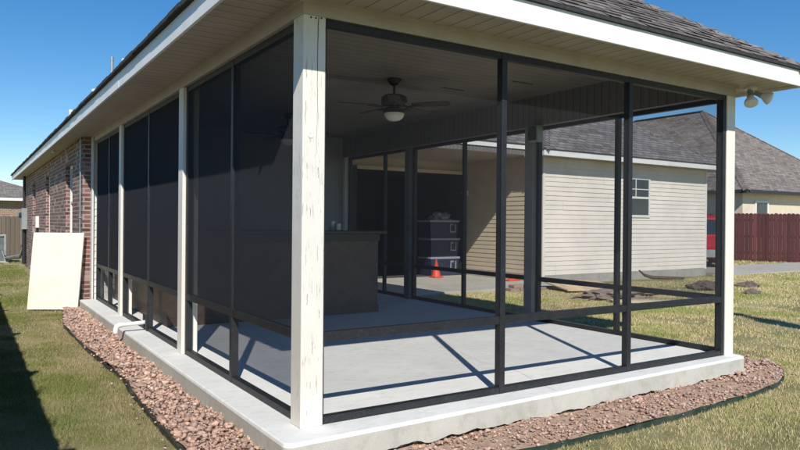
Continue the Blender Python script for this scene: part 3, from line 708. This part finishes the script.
# rear wall with a wide open garage door: dark room behind
mb = siding_mb((4.4,10.1), (1,0), 1.45, .0, 2.72, (0,-1)); mb.build('rear_siding', 'siding_tan', cp)
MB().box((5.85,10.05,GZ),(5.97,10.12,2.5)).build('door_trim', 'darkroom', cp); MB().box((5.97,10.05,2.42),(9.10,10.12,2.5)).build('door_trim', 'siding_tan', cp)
mb = MB().box((5.9,10.14,2.5),(9.15,10.2,2.75)); mb.build('header_wall', 'siding_tan', cp)
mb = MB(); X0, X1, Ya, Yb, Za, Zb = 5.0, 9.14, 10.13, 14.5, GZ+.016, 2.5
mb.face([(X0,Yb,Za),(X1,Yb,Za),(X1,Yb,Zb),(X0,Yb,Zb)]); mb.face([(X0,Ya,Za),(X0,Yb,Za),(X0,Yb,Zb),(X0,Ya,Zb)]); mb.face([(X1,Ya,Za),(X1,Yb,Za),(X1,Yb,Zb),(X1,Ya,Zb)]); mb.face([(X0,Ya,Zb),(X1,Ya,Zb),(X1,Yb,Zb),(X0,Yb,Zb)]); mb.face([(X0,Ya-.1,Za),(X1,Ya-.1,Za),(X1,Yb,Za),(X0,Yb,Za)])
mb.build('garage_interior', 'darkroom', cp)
lb = MB().lathe((9.10,10.0,2.05), [(.03,0),(.075,-.03),(.085,-.10),(.07,-.17),(.02,-.20)], 16).build('wall_lamp', 'trim', cp, smooth=True)

# ------------------------------------------------------------------ far houses
def far_house(nm, label, x0, x1, y0, y1, z, t, wallm, roofm, along, wins_=(), zb=-.3, ov=.45, hip0=True, hip1=True):
    h = thing(nm, label, 'house', ((x0+x1)/2,(y0+y1)/2,zb))
    MB().box((x0+ov,y0+ov,zb),(x1-ov,y1-ov,z-.12)).build('wall', wallm, h)
    hip_roof(x0,x1,y0,y1,z,t,along=along,hip0=hip0,hip1=hip1).build('roof', roofm, h, recalc=False)
    mb = MB(); mb.box((x0,y0,z-.15),(x1,y0+.03,z-.01)); mb.box((x0,y0+.03,z-.15),(x0+.03,y1,z-.01)); mb.box((x1-.03,y0+.03,z-.15),(x1,y1,z-.01)); mb.build('fascia', 'drip' if wallm == 'siding_tan' else 'trim', h)
    mb = MB(); mb.face([(x0,y0,z-.13),(x1,y0,z-.13),(x1,y1,z-.13),(x0,y1,z-.13)]); mb.build('soffit', 'siding_tan', h)
    for (a, b, c, d_) in wins_:
        yy = y0+ov; f = MB()
        for p, q in (((a,yy-.05,c),(a+.1,yy,d_)), ((b-.1,yy-.05,c),(b,yy,d_)), ((a+.1,yy-.05,c),(b-.1,yy,c+.09)), ((a+.1,yy-.05,d_-.09),(b-.1,yy,d_)), ((a+.1,yy-.04,(c+d_)/2-.03),(b-.1,yy,(c+d_)/2+.03))): f.box(p, q)
        fo = f.build('window', 'trim', h)
        g_ = MB().face([(a+.08,yy-.02,c+.07),(b-.08,yy-.02,c+.07),(b-.08,yy-.02,d_-.07),(a+.08,yy-.02,d_-.07)]).build('pane', 'glass', None); g_.parent = fo
    return h
tan = far_house('neighbouring_house', 'tan house with tall grey hip roof beyond the red fence', 24.83, 36.0, 11.6, 27, 2.66, .80, 'siding_tan', 'shingle_tan', 'Y', [(26.15,27.2,.6,2.25),(30.3,31.5,.6,2.25)])
for k_, (a, b) in enumerate([((24.83,11.6),(1,1)), ((36.0,11.6),(-1,1))]):
    q = 5.585; capline([(a[0],a[1],2.66),(a[0]+b[0]*q,a[1]+b[1]*q,2.66+q*.8)], 'shingle_tan', .16, tan)
capline([(30.415,17.185,2.66+5.585*.8),(30.415,21.4,2.66+5.585*.8)], 'drip', .16, tan)
far_house('neighbouring_house', 'larger grey roofed house farther back behind the wing roof', 16, 43, 29.5, 46, 3.6, .68, 'siding', 'shingle_tan', 'X')
lh = far_house('neighbouring_house', 'low brick house with brown roof behind the fence at far left', -9, 3.0, 36, 48, 2.3, .33, 'brick_far', 'shingle_tan', 'X', [(-3,-1.6,.5,1.9)])

# red fence
def fence_run(nm, label, p, q, h, zb, m, post_m, dog=True, step=2.4, cat='fence', pw=.14):
    P_, Q_ = Vector((*p,0)), Vector((*q,0)); L = (Q_-P_).length; d = (Q_-P_).normalized(); n_ = Vector((-d.y,d.x,0)); t = thing(nm, label, cat, (*((P_+Q_)/2)[:2], zb))
    mb = MB(); i = 0
    while i*pw < L-pw:
        a = P_+d*(i*pw+.0015); b = P_+d*((i+1)*pw-.0015); j = random.uniform(-.012,.012); o_ = n_*random.uniform(0,.006); zt = zb+h+j; cc = .035 if dog else 0
        pts = [(a+o_,zb+.03),(b+o_,zb+.03),(b+o_,zt-cc),(b-d*cc+o_,zt),(a+d*cc+o_,zt),(a+o_,zt-cc)]
        fr = [Vector((v.x,v.y,z)) for v, z in pts]; bk = [v+n_*.018 for v in fr]
        mb.face(fr); mb.face(list(reversed(bk)))
        for k in range(6): mb.face([fr[k], bk[k], bk[(k+1)%6], fr[(k+1)%6]])
        i += 1
    # each board keeps its own colour through the UV stripe
    mb.build('fence_boards', m, t, recalc=False)
    for zz in (.3, h/2, h-.3):
        a = P_+n_*.026; b = Q_+n_*.026; mm = MB()
        mm.face([a+Vector((0,0,zb+zz)), b+Vector((0,0,zb+zz)), b+Vector((0,0,zb+zz+.09)), a+Vector((0,0,zb+zz+.09))]); mm.build('fence_rail', post_m, t)
    k = 0
    while k*step <= L+.1:
        c = P_+d*(k*step)+n_*.075; MB().box((c.x-.045,c.y-.045,zb),(c.x+.045,c.y+.045,zb+h-.05)).build('fence_post', post_m, t); k += 1
    return t
fence_run('wooden_fence', 'dark red stained board fence in front of the tan house', (21.4,14.4), (27.6,4.5), 1.86, -.2, 'redfence', 'redfence')
fence_run('wooden_fence', 'weathered brown board fence behind the air conditioner', (-6,24), (2,24), 1.6, -.3, 'cedar', 'cedar')
# tall board fence along the left boundary, outside the frame: its shadow lies on the left lawn
bf = fence_run('wooden_fence', 'tall board fence along the left boundary casting the lawn shadow', (-2.02,8.6), (-2.02,-6), 1.77, GZ-.03, 'cedar', 'cedar', False)
mb = MB()
for (y, h, w_, le) in [(-1.2,.16,.05,.3),(.4,.14,.06,.25),(2.2,.12,.05,.2),(-2.6,.2,.06,.3),(-.5,.10,.04,.22)]:
    z0 = GZ+1.70
    for k in range(3):
        a = random.uniform(.2,1.3); L = h*random.uniform(.8,1.4); d_ = Vector((.15,math.cos(a),math.sin(a)*1.1)).normalized(); s_ = Vector((0,-d_.z,d_.y))*w_*.5; p0 = Vector((-2.0,y+.06*k,z0)); mb.face([p0, p0+d_*L*.5+s_, p0+d_*L*1.3, p0+d_*L*.5-s_]); 
tag(mb.build('ivy_plant', 'grass' if False else 'edging_green', recalc=False), 'few ivy leaves growing over the left boundary fence', 'plant')

# utility pole behind the viewpoint whose thin shadow crosses the right lawn
up_ = thing('utility_pole', 'slim weathered wooden pole standing behind the viewpoint', 'pole', (4.85,-4.9,GZ))
mb = MB(); pts = []; rr = []
for k in range(24):
    t = k/23; pts.append((4.85+.07*math.sin(t*9), -4.9+.03*math.sin(t*14), GZ-.1+t*6.75)); rr.append(.24-.10*t+.05*math.sin(t*37)+.04*math.sin(t*83))
mb.tube(pts, rr, 12).build('pole_shaft', 'bark', up_, smooth=True)

# ------------------------------------------------------------------ red SUV seen past the corner of the wing
def car():
    c = thing('parked_car', 'red car parked on the concrete drive past the wing corner', 'car', (18.9,9.3,-.15))
    # local axes: f = driving direction (away from the viewer), s = sideways
    f = Vector((.80,.60,0)); s = Vector((.60,-.80,0)); O_ = Vector((17.82,9.29,-.2))
    def P3(l, t, z): v = O_+f*l+s*t; return Vector((v.x, v.y, O_.z+z))
    prof = [(0,.42),(-.02,.70),(.02,.95),(.10,1.05),(.38,1.62),(.60,1.70),(2.4,1.72),(3.0,1.60),(3.55,1.12),(4.5,1.00),(4.62,.80),(4.60,.40),(4.2,.30),(.3,.30)]
    mb = MB(); segs = [(-.90,.86),(-.93,1),(-.93,1),(.93,1),(.93,1),(.90,.86)]
    hw = .92; i0 = len(mb.v)
    def ring(t, inset):
        r = []
        for l, z in prof:
            tt = t*(1-.13*max(0, (z-1.0)/.7)) ; r.append(P3(l+(inset if l < 2 else -inset), tt, z-(inset*.5 if z > 1.5 else 0)))
        return r
    rings = [ring(-hw, .05), ring(-hw+.06, 0), ring(hw-.06, 0), ring(hw, .05)]
    for a, b in zip(rings[:-1], rings[1:]):
        n = len(a)
        for k in range(n): mb.face([a[k], a[(k+1)%n], b[(k+1)%n], b[k]])
    mb.face(rings[0]); mb.face(list(reversed(rings[-1]))); mb.build('body', 'carred', c, bevel=.0)
    def quad(nm, m, l0, z0, l1, z1, t0, t1, off=.008):
        mb = MB(); mb.face([P3(l0-off,t0,z0), P3(l0-off,t1,z0), P3(l1-off,t1*.94,z1), P3(l1-off,t0*.94,z1)]); return mb.build(nm, m, c)
    quad('rear_window', 'glass', .13, 1.10, .365, 1.57, -.72, .72, .02)
    for t in (-.84, .66): quad('tail_light', 'taillight', .02, .80, .10, 1.04, t, t+.18, .03)
    MB().face([P3(-.035,-.88,.38),P3(-.035,.88,.38),P3(-.05,.90,.62),P3(-.05,-.90,.62)]).build('bumper', 'grey_metal', c)
    MB().face([P3(-.055,-.26,.64),P3(-.055,.26,.64),P3(-.05,.26,.80),P3(-.05,-.26,.80)]).build('number_plate', 'trim', c)
    for tt in (-1, 1):
        mb = MB()
        mb.face([P3(.75,tt*.935*.985,1.1),P3(2.9,tt*.935*.985,1.1),P3(2.6,tt*.86,1.58),P3(.85,tt*.86,1.58)]); mb.build('side_window', 'glass', c)
        for l in (.85, 3.7):
            a = P3(l, tt*.90, .34); ax = s*tt; w_ = MB().lathe(tuple(a-ax*.2), [(.2,0),(.33,.0),(.345,.04),(.345,.2),(.32,.235),(.22,.24)], 24, tuple(ax)).build('wheel', 'tyre', c, smooth=True)
            q = MB().lathe(tuple(a-ax*.0), [(.05,.0),(.21,.0),(.20,.035),(.05,.045)], 20, tuple(ax)).build('rim', 'galv'); q.parent = w_
    return c
car()

# ------------------------------------------------------------------ loose things by the house
# leaning pale board
b0, b1 = Vector((-.83,7.78,GZ)), Vector((-.20,7.42,GZ)); dd = (b1-b0).normalized(); nn = Vector((-dd.y,dd.x,0)); lean = nn*.10+dd*.045
mb = MB(); hB = 1.13; fr = [b0, b1, b1+lean+Vector((0,0,hB)), b0+lean*.95+Vector((0,0,hB))]; bk = [v+nn*.03 for v in fr]
mb.face(fr); mb.face(list(reversed(bk)))
for k_ in range(4): mb.face([fr[k_], bk[k_], bk[(k_+1)%4], fr[(k_+1)%4]])
tag(mb.build('foam_board', 'board', bevel=.003), 'large plain cream board leaning against the brick corner', 'board')

# air conditioner
ac = thing('air_conditioner', 'grey outdoor air conditioner unit by the far brick wall', 'air conditioner', (-.93,21.0,-.15))
ax0, ax1, ay0, ay1 = -1.33,-.55,20.6,21.4; az = .66
MB().box((ax0-.08,ay0-.08,-.2),(ax1+.08,ay1+.08,-.10)).build('base_pad', 'found', ac, bevel=.01)
MB().box((ax0+.03,ay0+.03,-.10),(ax1-.03,ay1-.03,az-.04)).build('coil', 'black', ac)
mb = MB(); z = -.08
while z < az-.06:
    mb.box((ax0,ay0,z),(ax1,ay0+.012,z+.012)); mb.box((ax0,ay0+.0125,z),(ax0+.012,ay1,z+.012)); mb.box((ax1-.012,ay0+.0125,z),(ax1,ay1,z+.012)); z += .026
mb.build('louvres', 'grey_metal', ac)
mb = MB()
for x in (ax0,ax1-.05):
    for y in (ay0,ay1-.05): mb.box((x-.003,y-.003,-.10),(x+.053,y+.053,az))
mb.box((ax0-.005,ay0-.005,az+.0005),(ax1+.005,ay1+.005,az+.05)); mb.build('casing', 'grey_metal', ac, bevel=.005)
mb = MB()
for r in (.08,.14,.2,.26,.32): 
    mb.tube([(-.94+r*math.cos(t*math.pi/12),21.0+r*math.sin(t*math.pi/12),az+.065) for t in range(25)], .005, 6, False)
mb.build('fan_grille', 'black', ac)
MB().tube([(ax1-.03,20.58,.05),(ax1+.02,20.5,-.05),(-.18,20.36,.0),(-.15,20.2,.2),(-.15,20.2,.4)], .03, 10).build('refrigerant_line', 'copper', ac, smooth=True)
MB().tube([(ax1-.1,20.59,.2),(ax1-.05,20.4,.0),(-.2,20.1,.1),(-.15,19.9,.35)], .018, 10).build('power_whip', 'galv', ac, smooth=True)
db = thing('disconnect_box', 'small white electrical box on the brick wall near the air conditioner', 'electrical box', (-.18,14.9,.95))
MB().box((-.19,14.75,.98),(bxw-.001,15.0,1.26)).build('box', 'trim', db, bevel=.006)
MB().tube([(-.155,14.88,.98),(-.155,14.88,-.05)], .014, 8).build('conduit', 'black', db, smooth=True)
MB().box((-.2,14.80,1.08),(-.19,14.95,1.16)).build('latch', 'grey_metal', db)
em = thing('electric_meter', 'grey round faced electric meter with black conduit on the far brick wall', 'meter', (-.2,18.6,.4))
MB().box((-.26,18.45,.9),(bxw-.001,18.8,1.5)).build('meter_box', 'grey_metal', em, bevel=.008)
MB().lathe((-.26,18.62,1.3), [(.08,0),(.08,.05),(.06,.07)], 18, (-1,0,0)).build('meter_dial', 'glass', em, smooth=True)
MB().tube([(-.19,18.62,.9),(-.19,18.62,-.1)], .05, 10).build('conduit', 'black', em, smooth=True)
MB().tube([(-.19,18.62,1.5),(-.19,18.62,2.42)], .035, 10).build('conduit', 'black', em, smooth=True)
for y, z in ((13.6,.25),(11.6,.2)): pass
fa = thing('hose_tap', 'small brass tap low on the brick wall behind the board', 'tap', (-.14,13.9,.2))
MB().tube([(bxw,13.9,.22),(-.2,13.9,.22),(-.22,13.9,.17)], .014, 10).build('spout', 'copper', fa, smooth=True)
MB().lathe((-.19,13.9,.23), [(.004,0),(.004,.03),(.025,.032),(.025,.04)], 12).build('handle', 'orange', fa)

# white pvc drain pipe through the lower rail
dp = thing('drain_pipe', 'white PVC drain pipe elbow poking out over the slab edge', 'pipe', (-.1,3.98,.08))
MB().tube([(.07,3.985,.095),(-.02,3.98,.088),(-.235,3.965,.080)], .021, 16).build('pipe', 'pvc', dp, smooth=True)
MB().tube([(-.215,3.966,.081),(-.245,3.965,.079),(-.268,3.963,.066),(-.278,3.962,.042),(-.280,3.962,.0)], [.027]*5, 16).build('elbow', 'pvc', dp, smooth=True)
MB().box((.008,3.90,.02),(.028,3.958,.17)).build('pipe_bracket', 'black', dp, bevel=.004)
MB().box((.008,4.009,.02),(.028,4.06,.17)).build('pipe_bracket', 'black', dp, bevel=.004)

# floodlight pair under the right front corner
fl = thing('floodlight', 'twin bulb security floodlight under the right corner of the soffit', 'floodlight', (4.42,-.06,2.42))
MB().lathe((4.40,-.07,2.43), [(.055,0),(.055,-.018),(.03,-.03)], 18).build('mounting_plate', 'trim', fl, smooth=True)
MB().lathe((4.40,-.07,2.40), [(.018,0),(.018,-.035),(.010,-.045)], 12).build('motion_sensor', 'black', fl, smooth=True)
def bulb(base, d):
    d = Vector(d).normalized(); b = Vector(base)
    s_ = MB().tube([(4.40,-.07,2.408), tuple(b)], .009, 8); s_.build('arm', 'trim', fl, smooth=True)
    h_ = MB().lathe(tuple(b), [(.016,-.01),(.021,0),(.022,.05),(.030,.062)], 18, tuple(d)).build('socket', 'grey_metal', fl, smooth=True)
    q = MB().lathe(tuple(b+d*.058), [(.020,0),(.030,.02),(.052,.055),(.058,.075),(.056,.088),(.035,.098),(.001,.102)], 22, tuple(d)).build('bulb', 'opal', fl, smooth=True)
bulb((4.355,-.085,2.385), (-.35,-.30,-.75)); bulb((4.455,-.075,2.385), (.35,-.72,-.42))

# ------------------------------------------------------------------ ceiling fans
def make_fan(loc):
    x, y, z = loc
    f = thing('ceiling_fan', 'dark ceiling fan with white bowl light hanging over the front of the porch', 'ceiling fan', (x,y,z), 'ceiling fans on the porch ceiling')
    MB().lathe((x,y,z), [(.075,0),(.075,-.02),(.045,-.06),(.02,-.07)], 24).build('canopy', 'fan', f, smooth=True)
    MB().tube([(x,y,z-.06),(x,y,z-.17)], .014, 12).build('downrod', 'fan', f, smooth=True)
    MB().lathe((x,y,z-.16), [(.03,0),(.10,-.012),(.135,-.035),(.138,-.10),(.12,-.125),(.07,-.14),(.06,-.17)], 32).build('motor', 'fan', f, smooth=True)
    MB().lathe((x,y,z-.33), [(.06,.0),(.115,-.005),(.118,-.03),(.11,-.036)], 32).build('light_ring', 'fan', f, smooth=True)
    MB().lathe((x,y,z-.365), [(.108,0),(.106,-.02),(.09,-.05),(.06,-.072),(.02,-.083),(.001,-.084)], 28).build('light_bowl', 'opal', f, smooth=True)
    for k in range(5):
        a = R(72*k+22); ca, sa = math.cos(a), math.sin(a); pitch = .18
        def L(r, t, h=0): return (x+ca*r-sa*t, y+sa*r+ca*t, z-.285+h-t*pitch)
        mb = MB(); out = [(.20,-.045),(.26,-.058),(.40,-.064),(.54,-.066),(.59,-.055),(.612,-.02),(.612,.02),(.59,.055),(.54,.066),(.40,.064),(.26,.058),(.20,.045)]
        top = [L(r,t,.004) for r,t in out]; bot = [L(r,t,-.004) for r,t in out]; mb.face(top); mb.face(list(reversed(bot)))
        for q in range(len(out)): mb.face([top[q], bot[q], bot[(q+1)%len(out)], top[(q+1)%len(out)]])
        bl = mb.build('blade', 'fanwood', f)
        mb = MB(); mb.tube([L(.10,0,.0),L(.16,0,-.02),L(.22,.0,-.008),L(.29,0,-.010)], [.012,.010,.016,.008], 8); mb.build('blade_arm', 'fan', f, smooth=True)
    return f
fan = make_fan((2.22,2.55,CE-.005))
dup(fan, (2.22,5.35,CE-.005), 'second dark ceiling fan farther back, mostly hidden behind the corner post')

sp = thing('speaker', 'small grey box speaker hung under the beam beside the right middle post', 'speaker', (4.07,2.32,2.2))
MB().box((4.00,2.26,2.14),(4.125,2.40,2.33), rz=R(12)).build('speaker_box', 'grey_metal', sp, bevel=.012)
MB().box((3.985,2.275,2.155),(3.999,2.385,2.315), rz=R(12), piv=(4.0625,2.33,2.2)).build('speaker_grille', 'black', sp, bevel=.004)
MB().tube([(4.08,2.34,2.32),(4.08,2.36,2.345)], .010, 8).build('bracket', 'black', sp)
# ------------------------------------------------------------------ bar counter
bar = thing('bar_counter', 'brown stone tiled outdoor bar with dark counter top inside the porch', 'bar', (1.6,4.5,0))
MB().box((.27,4.10,.0),(2.97,4.75,1.02)).build('bar_front', 'tile', bar, bevel=.004)
MB().box((.27,4.755,.0),(.85,7.2,1.02)).build('bar_return', 'tile', bar, bevel=.004)
MB().box((.20,4.02,1.022),(3.06,4.80,1.062)).build('counter_top', 'counter', bar, bevel=.006)
MB().box((.20,4.805,1.022),(.92,7.2,1.062)).build('counter_top', 'counter', bar, bevel=.006)
MB().box((.27,4.088,.0),(2.98,4.098,.09)).build('skirting', 'tile', bar)
MB().box((.27,4.084,.93),(2.985,4.0985,1.02)).build('apron_board', 'counter', bar, bevel=.003)
for i, (x, h_, r) in enumerate([(2.42,.12,.035),(2.50,.09,.04)]):
    o = MB().lathe((x,4.35,1.063), [(r*.8,0),(r,.01),(r,h_),(r*.86,h_),(r*.8,.02)], 18).build('drinking_glass' if i == 0 else 'jar', 'galv', smooth=True)
    tag(o, 'tall dull cup standing on the bar counter top' if i == 0 else 'short wide jar standing on the bar counter top', 'cup' if i == 0 else 'jar')

# ------------------------------------------------------------------ carport contents
def tote(x, y, z, w_, d_, h_, lab):
    t = thing('storage_tote', lab, 'storage box', (x,y,z), 'navy storage totes stacked in the carport')
    mb = MB(); a = .04; b = [(x-w_/2+a,y-d_/2+a),(x+w_/2-a,y-d_/2+a),(x+w_/2-a,y+d_/2-a),(x-w_/2+a,y+d_/2-a)]; c = [(x-w_/2,y-d_/2),(x+w_/2,y-d_/2),(x+w_/2,y+d_/2),(x-w_/2,y+d_/2)]
    B = [(p[0],p[1],z) for p in b]; C = [(p[0],p[1],z+h_-.05) for p in c]; mb.face(list(reversed(B))); mb.face(C)
    for k in range(4): mb.face([B[k],B[(k+1)%4],C[(k+1)%4],C[k]])
    mb.build('tub', 'tub', t, bevel=.012)
    MB().box((x-w_/2-.015,y-d_/2-.015,z+h_-.055),(x+w_/2+.015,y+d_/2+.015,z+h_-.003)).build('lid', 'lid', t, bevel=.01)
    mb = MB()
    for k in range(7): mb.box((x-w_/2+.05+k*.105,y-d_/2-.006,z+h_-.10),(x-w_/2+.07+k*.105,y-d_/2+.02,z+h_-.056))
    mb.build('rim_rib', 'tub', t)
    hx = x+w_/2-.20; hy = y-d_/2-.012
    mb = MB(); mb.box((hx-.08,hy,z+h_*.30),(hx-.055,hy+.03,z+h_*.78)); mb.box((hx+.075,hy,z+h_*.30),(hx+.10,hy+.03,z+h_*.78)); mb.box((hx-.055,hy+.002,z+h_*.30),(hx+.075,hy+.03,z+h_*.38)); mb.box((hx-.055,hy+.002,z+h_*.70),(hx+.02,hy+.03,z+h_*.78))
    mb.build('handle', 'lid', t, bevel=.004); return t
tz = GZ+.018
tote(8.45,10.22,tz,.88,.55,.47,'navy storage tote with grey lid, bottom of the carport stack')
tote(8.47,10.25,tz+.47,.88,.55,.47,'navy storage tote with grey lid, middle of the carport stack')
tote(8.44,10.24,tz+.94,.88,.55,.45,'navy storage tote, topmost of the carport stack')
mb = MB()
v, f_ = unit_ico(3)
def lump(c, r, seed, amp=.3, m='tarp', nm='pile', sub=3, fr=1.6):
    v, f_ = unit_ico(sub); mb = MB(); c = Vector(c)
    mb.v = [tuple(c+Vector((q[0]*r[0], q[1]*r[1], max(q[2],-.25)*r[2]))*(1+amp*noise.noise(Vector(q)*fr+Vector((seed,0,seed)))+amp*.4*noise.noise(Vector(q)*fr*3.1+Vector((0,seed,0))))-c*0) if False else tuple(c+Vector((q[0]*r[0], q[1]*r[1], max(q[2],-.25)*r[2]))*(1+amp*noise.noise(Vector(q)*fr+Vector((seed,0,seed)))+amp*.4*noise.noise(Vector(q)*fr*3.1+Vector((0,seed,0))))) for q in v]
    mb.f = [tuple(int(k) for k in t) for t in f_]
    return mb.build(nm, m, smooth=True)
tag(lump((8.48,10.22,tz+1.42), (.30,.18,.16), 3, .5, 'grey_metal', 'cloth_bundle', fr=2.5), 'grey bundle heaped on top of the stacked totes', 'bundle')
cone = thing('traffic_cone', 'orange traffic cone standing before the stacked totes', 'traffic cone', (7.92,9.60,tz))
MB().box((7.79,9.47,tz),(8.05,9.73,tz+.035)).build('base', 'orange', cone, bevel=.01)
MB().lathe((7.92,9.60,tz+.035), [(.115,0),(.105,.03),(.020,.38),(.018,.40),(.011,.39)], 24).build('cone_body', 'orange', cone, smooth=True)
tag(lump((8.98,8.05,GZ+.02), (.26,.13,.05), 8, .5, 'orange', 'orange_cushion', fr=2.2), 'flat orange plastic thing lying on the concrete by the tan wall', 'plastic thing')

# paver pile, plywood, tarp, plank, mounds, branch
pp = [(7.55,6.52),(7.78,6.50),(8.0,6.47),(7.66,6.53),(7.90,6.49),(8.2,6.42)]
for i, (x, y) in enumerate(pp):
    lay = 0 if i not in (3,4) else 1
    o = MB().box((x-.11,y-.1,GZ-.02+lay*.062),(x+.11,y+.1,GZ+.04+lay*.062), rz=R(random.uniform(-14,14))).build('paver', 'paver', bevel=.006)
    tag(o, 'pinkish concrete paver in the loose pile at the carport edge', 'paver', 'pavers piled at the carport edge')
ply = MB(); a = Matrix.Rotation(R(7),3,'X') @ Matrix.Rotation(R(-12),3,'Z')
ply.box((8.35,5.55,GZ+.06),(9.75,6.55,GZ+.085), mat=a); tag(ply.build('plywood_sheet', 'ply', bevel=.002), 'tan plywood sheet lying on the lawn before the cream wing', 'plywood')
tag(lump((8.35,4.75,GZ), (.70,.42,.12), 5, .6, 'tarp', 'tarp_pile', 4, 2.4), 'grey brown crumpled tarp heap on the lawn', 'tarp')
tag(lump((9.45,5.0,GZ), (.5,.34,.08), 9, .6, 'tarp', 'tarp_pile', 4, 2.4), 'smaller dark crumpled heap right of the tarp heap', 'tarp')
tag(MB().box((7.6,3.72,GZ-.01),(9.1,3.90,GZ+.03), rz=R(-32)).build('plank', 'plank', bevel=.004), 'pale pine plank lying on the lawn in front of the tarp heap', 'plank')
tag(lump((11.65,4.95,GZ-.03), (.42,.34,.16), 12, .4, 'dirt', 'dirt_mound', 4, 2.2), 'dark rounded dirt mound on the lawn left of the corner post', 'mound')
tag(lump((12.9,4.78,GZ-.02), (.28,.2,.12), 15, .5, 'dirt', 'dirt_clod', 3, 2.4), 'dark dirt clod on the lawn just right of the end post, upper one', 'clod')
tag(lump((11.45,3.86,GZ-.02), (.22,.12,.09), 17, .5, 'dirt', 'dirt_clod', 3, 2.4), 'reddish dark clod on the lawn just right of the end post, lower one', 'clod')
br = thing('fallen_branch', 'forked dark branch lying on the lawn by the cream wing', 'branch', (12.6,6.6,GZ))
MB().tube([(11.9,6.85,GZ+.24),(12.05,6.8,GZ+.12),(12.3,6.75,GZ+.06),(12.8,6.65,GZ+.04),(13.3,6.6,GZ+.03)], [.02,.035,.045,.04,.02], 8).build('limb', 'bark', br, smooth=True)
MB().tube([(12.3,6.75,GZ+.06),(12.6,6.5,GZ+.05),(12.9,6.35,GZ+.03)], [.03,.022,.01], 8).build('twig', 'bark', br, smooth=True)

# ------------------------------------------------------------------ light, sky, camera
az = R(25.0); el = R(40.0)                     # light travels towards (sin az, cos az)
sun = bpy.data.lights.new('sun', 'SUN'); sun.energy = 5.0; sun.angle = R(.53); sun.color = (1.0,.955,.88)
so = bpy.data.objects.new('sun', sun); COL.objects.link(so)
dirv = Vector((math.sin(az)*math.cos(el), math.cos(az)*math.cos(el), -math.sin(el))); so.rotation_euler = dirv.to_track_quat('-Z','Y').to_euler(); so.location = (-5,-10,12)
wd = bpy.data.worlds.new('World'); sc.world = wd; wd.use_nodes = True; nt = wd.node_tree; nt.nodes.clear()
sky = nt.nodes.new('ShaderNodeTexSky'); sky.sky_type = 'NISHITA'; sky.sun_disc = False; sky.sun_elevation = el
sky.sun_rotation = math.atan2(-dirv.x, -dirv.y)   # towards the sun, clockwise from +Y
sky.air_density = .95; sky.dust_density = 0; sky.ozone_density = 3.6; sky.altitude = 0
bg = nt.nodes.new('ShaderNodeBackground'); ow = nt.nodes.new('ShaderNodeOutputWorld'); bg.inputs[1].default_value = .120
hs = nt.nodes.new('ShaderNodeHueSaturation'); hs.inputs['Saturation'].default_value = 1.30; hs.inputs['Hue'].default_value = .500
nt.links.new(sky.outputs[0], hs.inputs['Color']); nt.links.new(hs.outputs[0], bg.inputs[0]); nt.links.new(bg.outputs[0], ow.inputs[0])
cam = bpy.data.cameras.new('camera'); co = bpy.data.objects.new('camera', cam); COL.objects.link(co); sc.camera = co
cam.sensor_width = 36; cam.lens = 669.63/800*36; cam.clip_end = 2000; cam.clip_start = .05
yaw, pit, rol = .574488, -.0026136, .0086798
fv = Vector((math.sin(yaw)*math.cos(pit), math.cos(yaw)*math.cos(pit), math.sin(pit))); rv = Vector((math.cos(yaw), -math.sin(yaw), 0)); uv_ = rv.cross(fv)
r2 = rv*math.cos(rol)+uv_*math.sin(rol); u2 = -rv*math.sin(rol)+uv_*math.cos(rol)
co.matrix_world = Matrix(((r2.x,u2.x,-fv.x,-1.582655),(r2.y,u2.y,-fv.y,-3.459372),(r2.z,u2.z,-fv.z,1.164916),(0,0,0,1)))
sc.view_settings.view_transform = 'Standard'; sc.view_settings.look = 'None'; sc.view_settings.exposure = 0
sc.render.engine = 'CYCLES'; sc.cycles.transparent_max_bounces = 16; sc.cycles.max_bounces = 8; sc.cycles.use_denoising = True
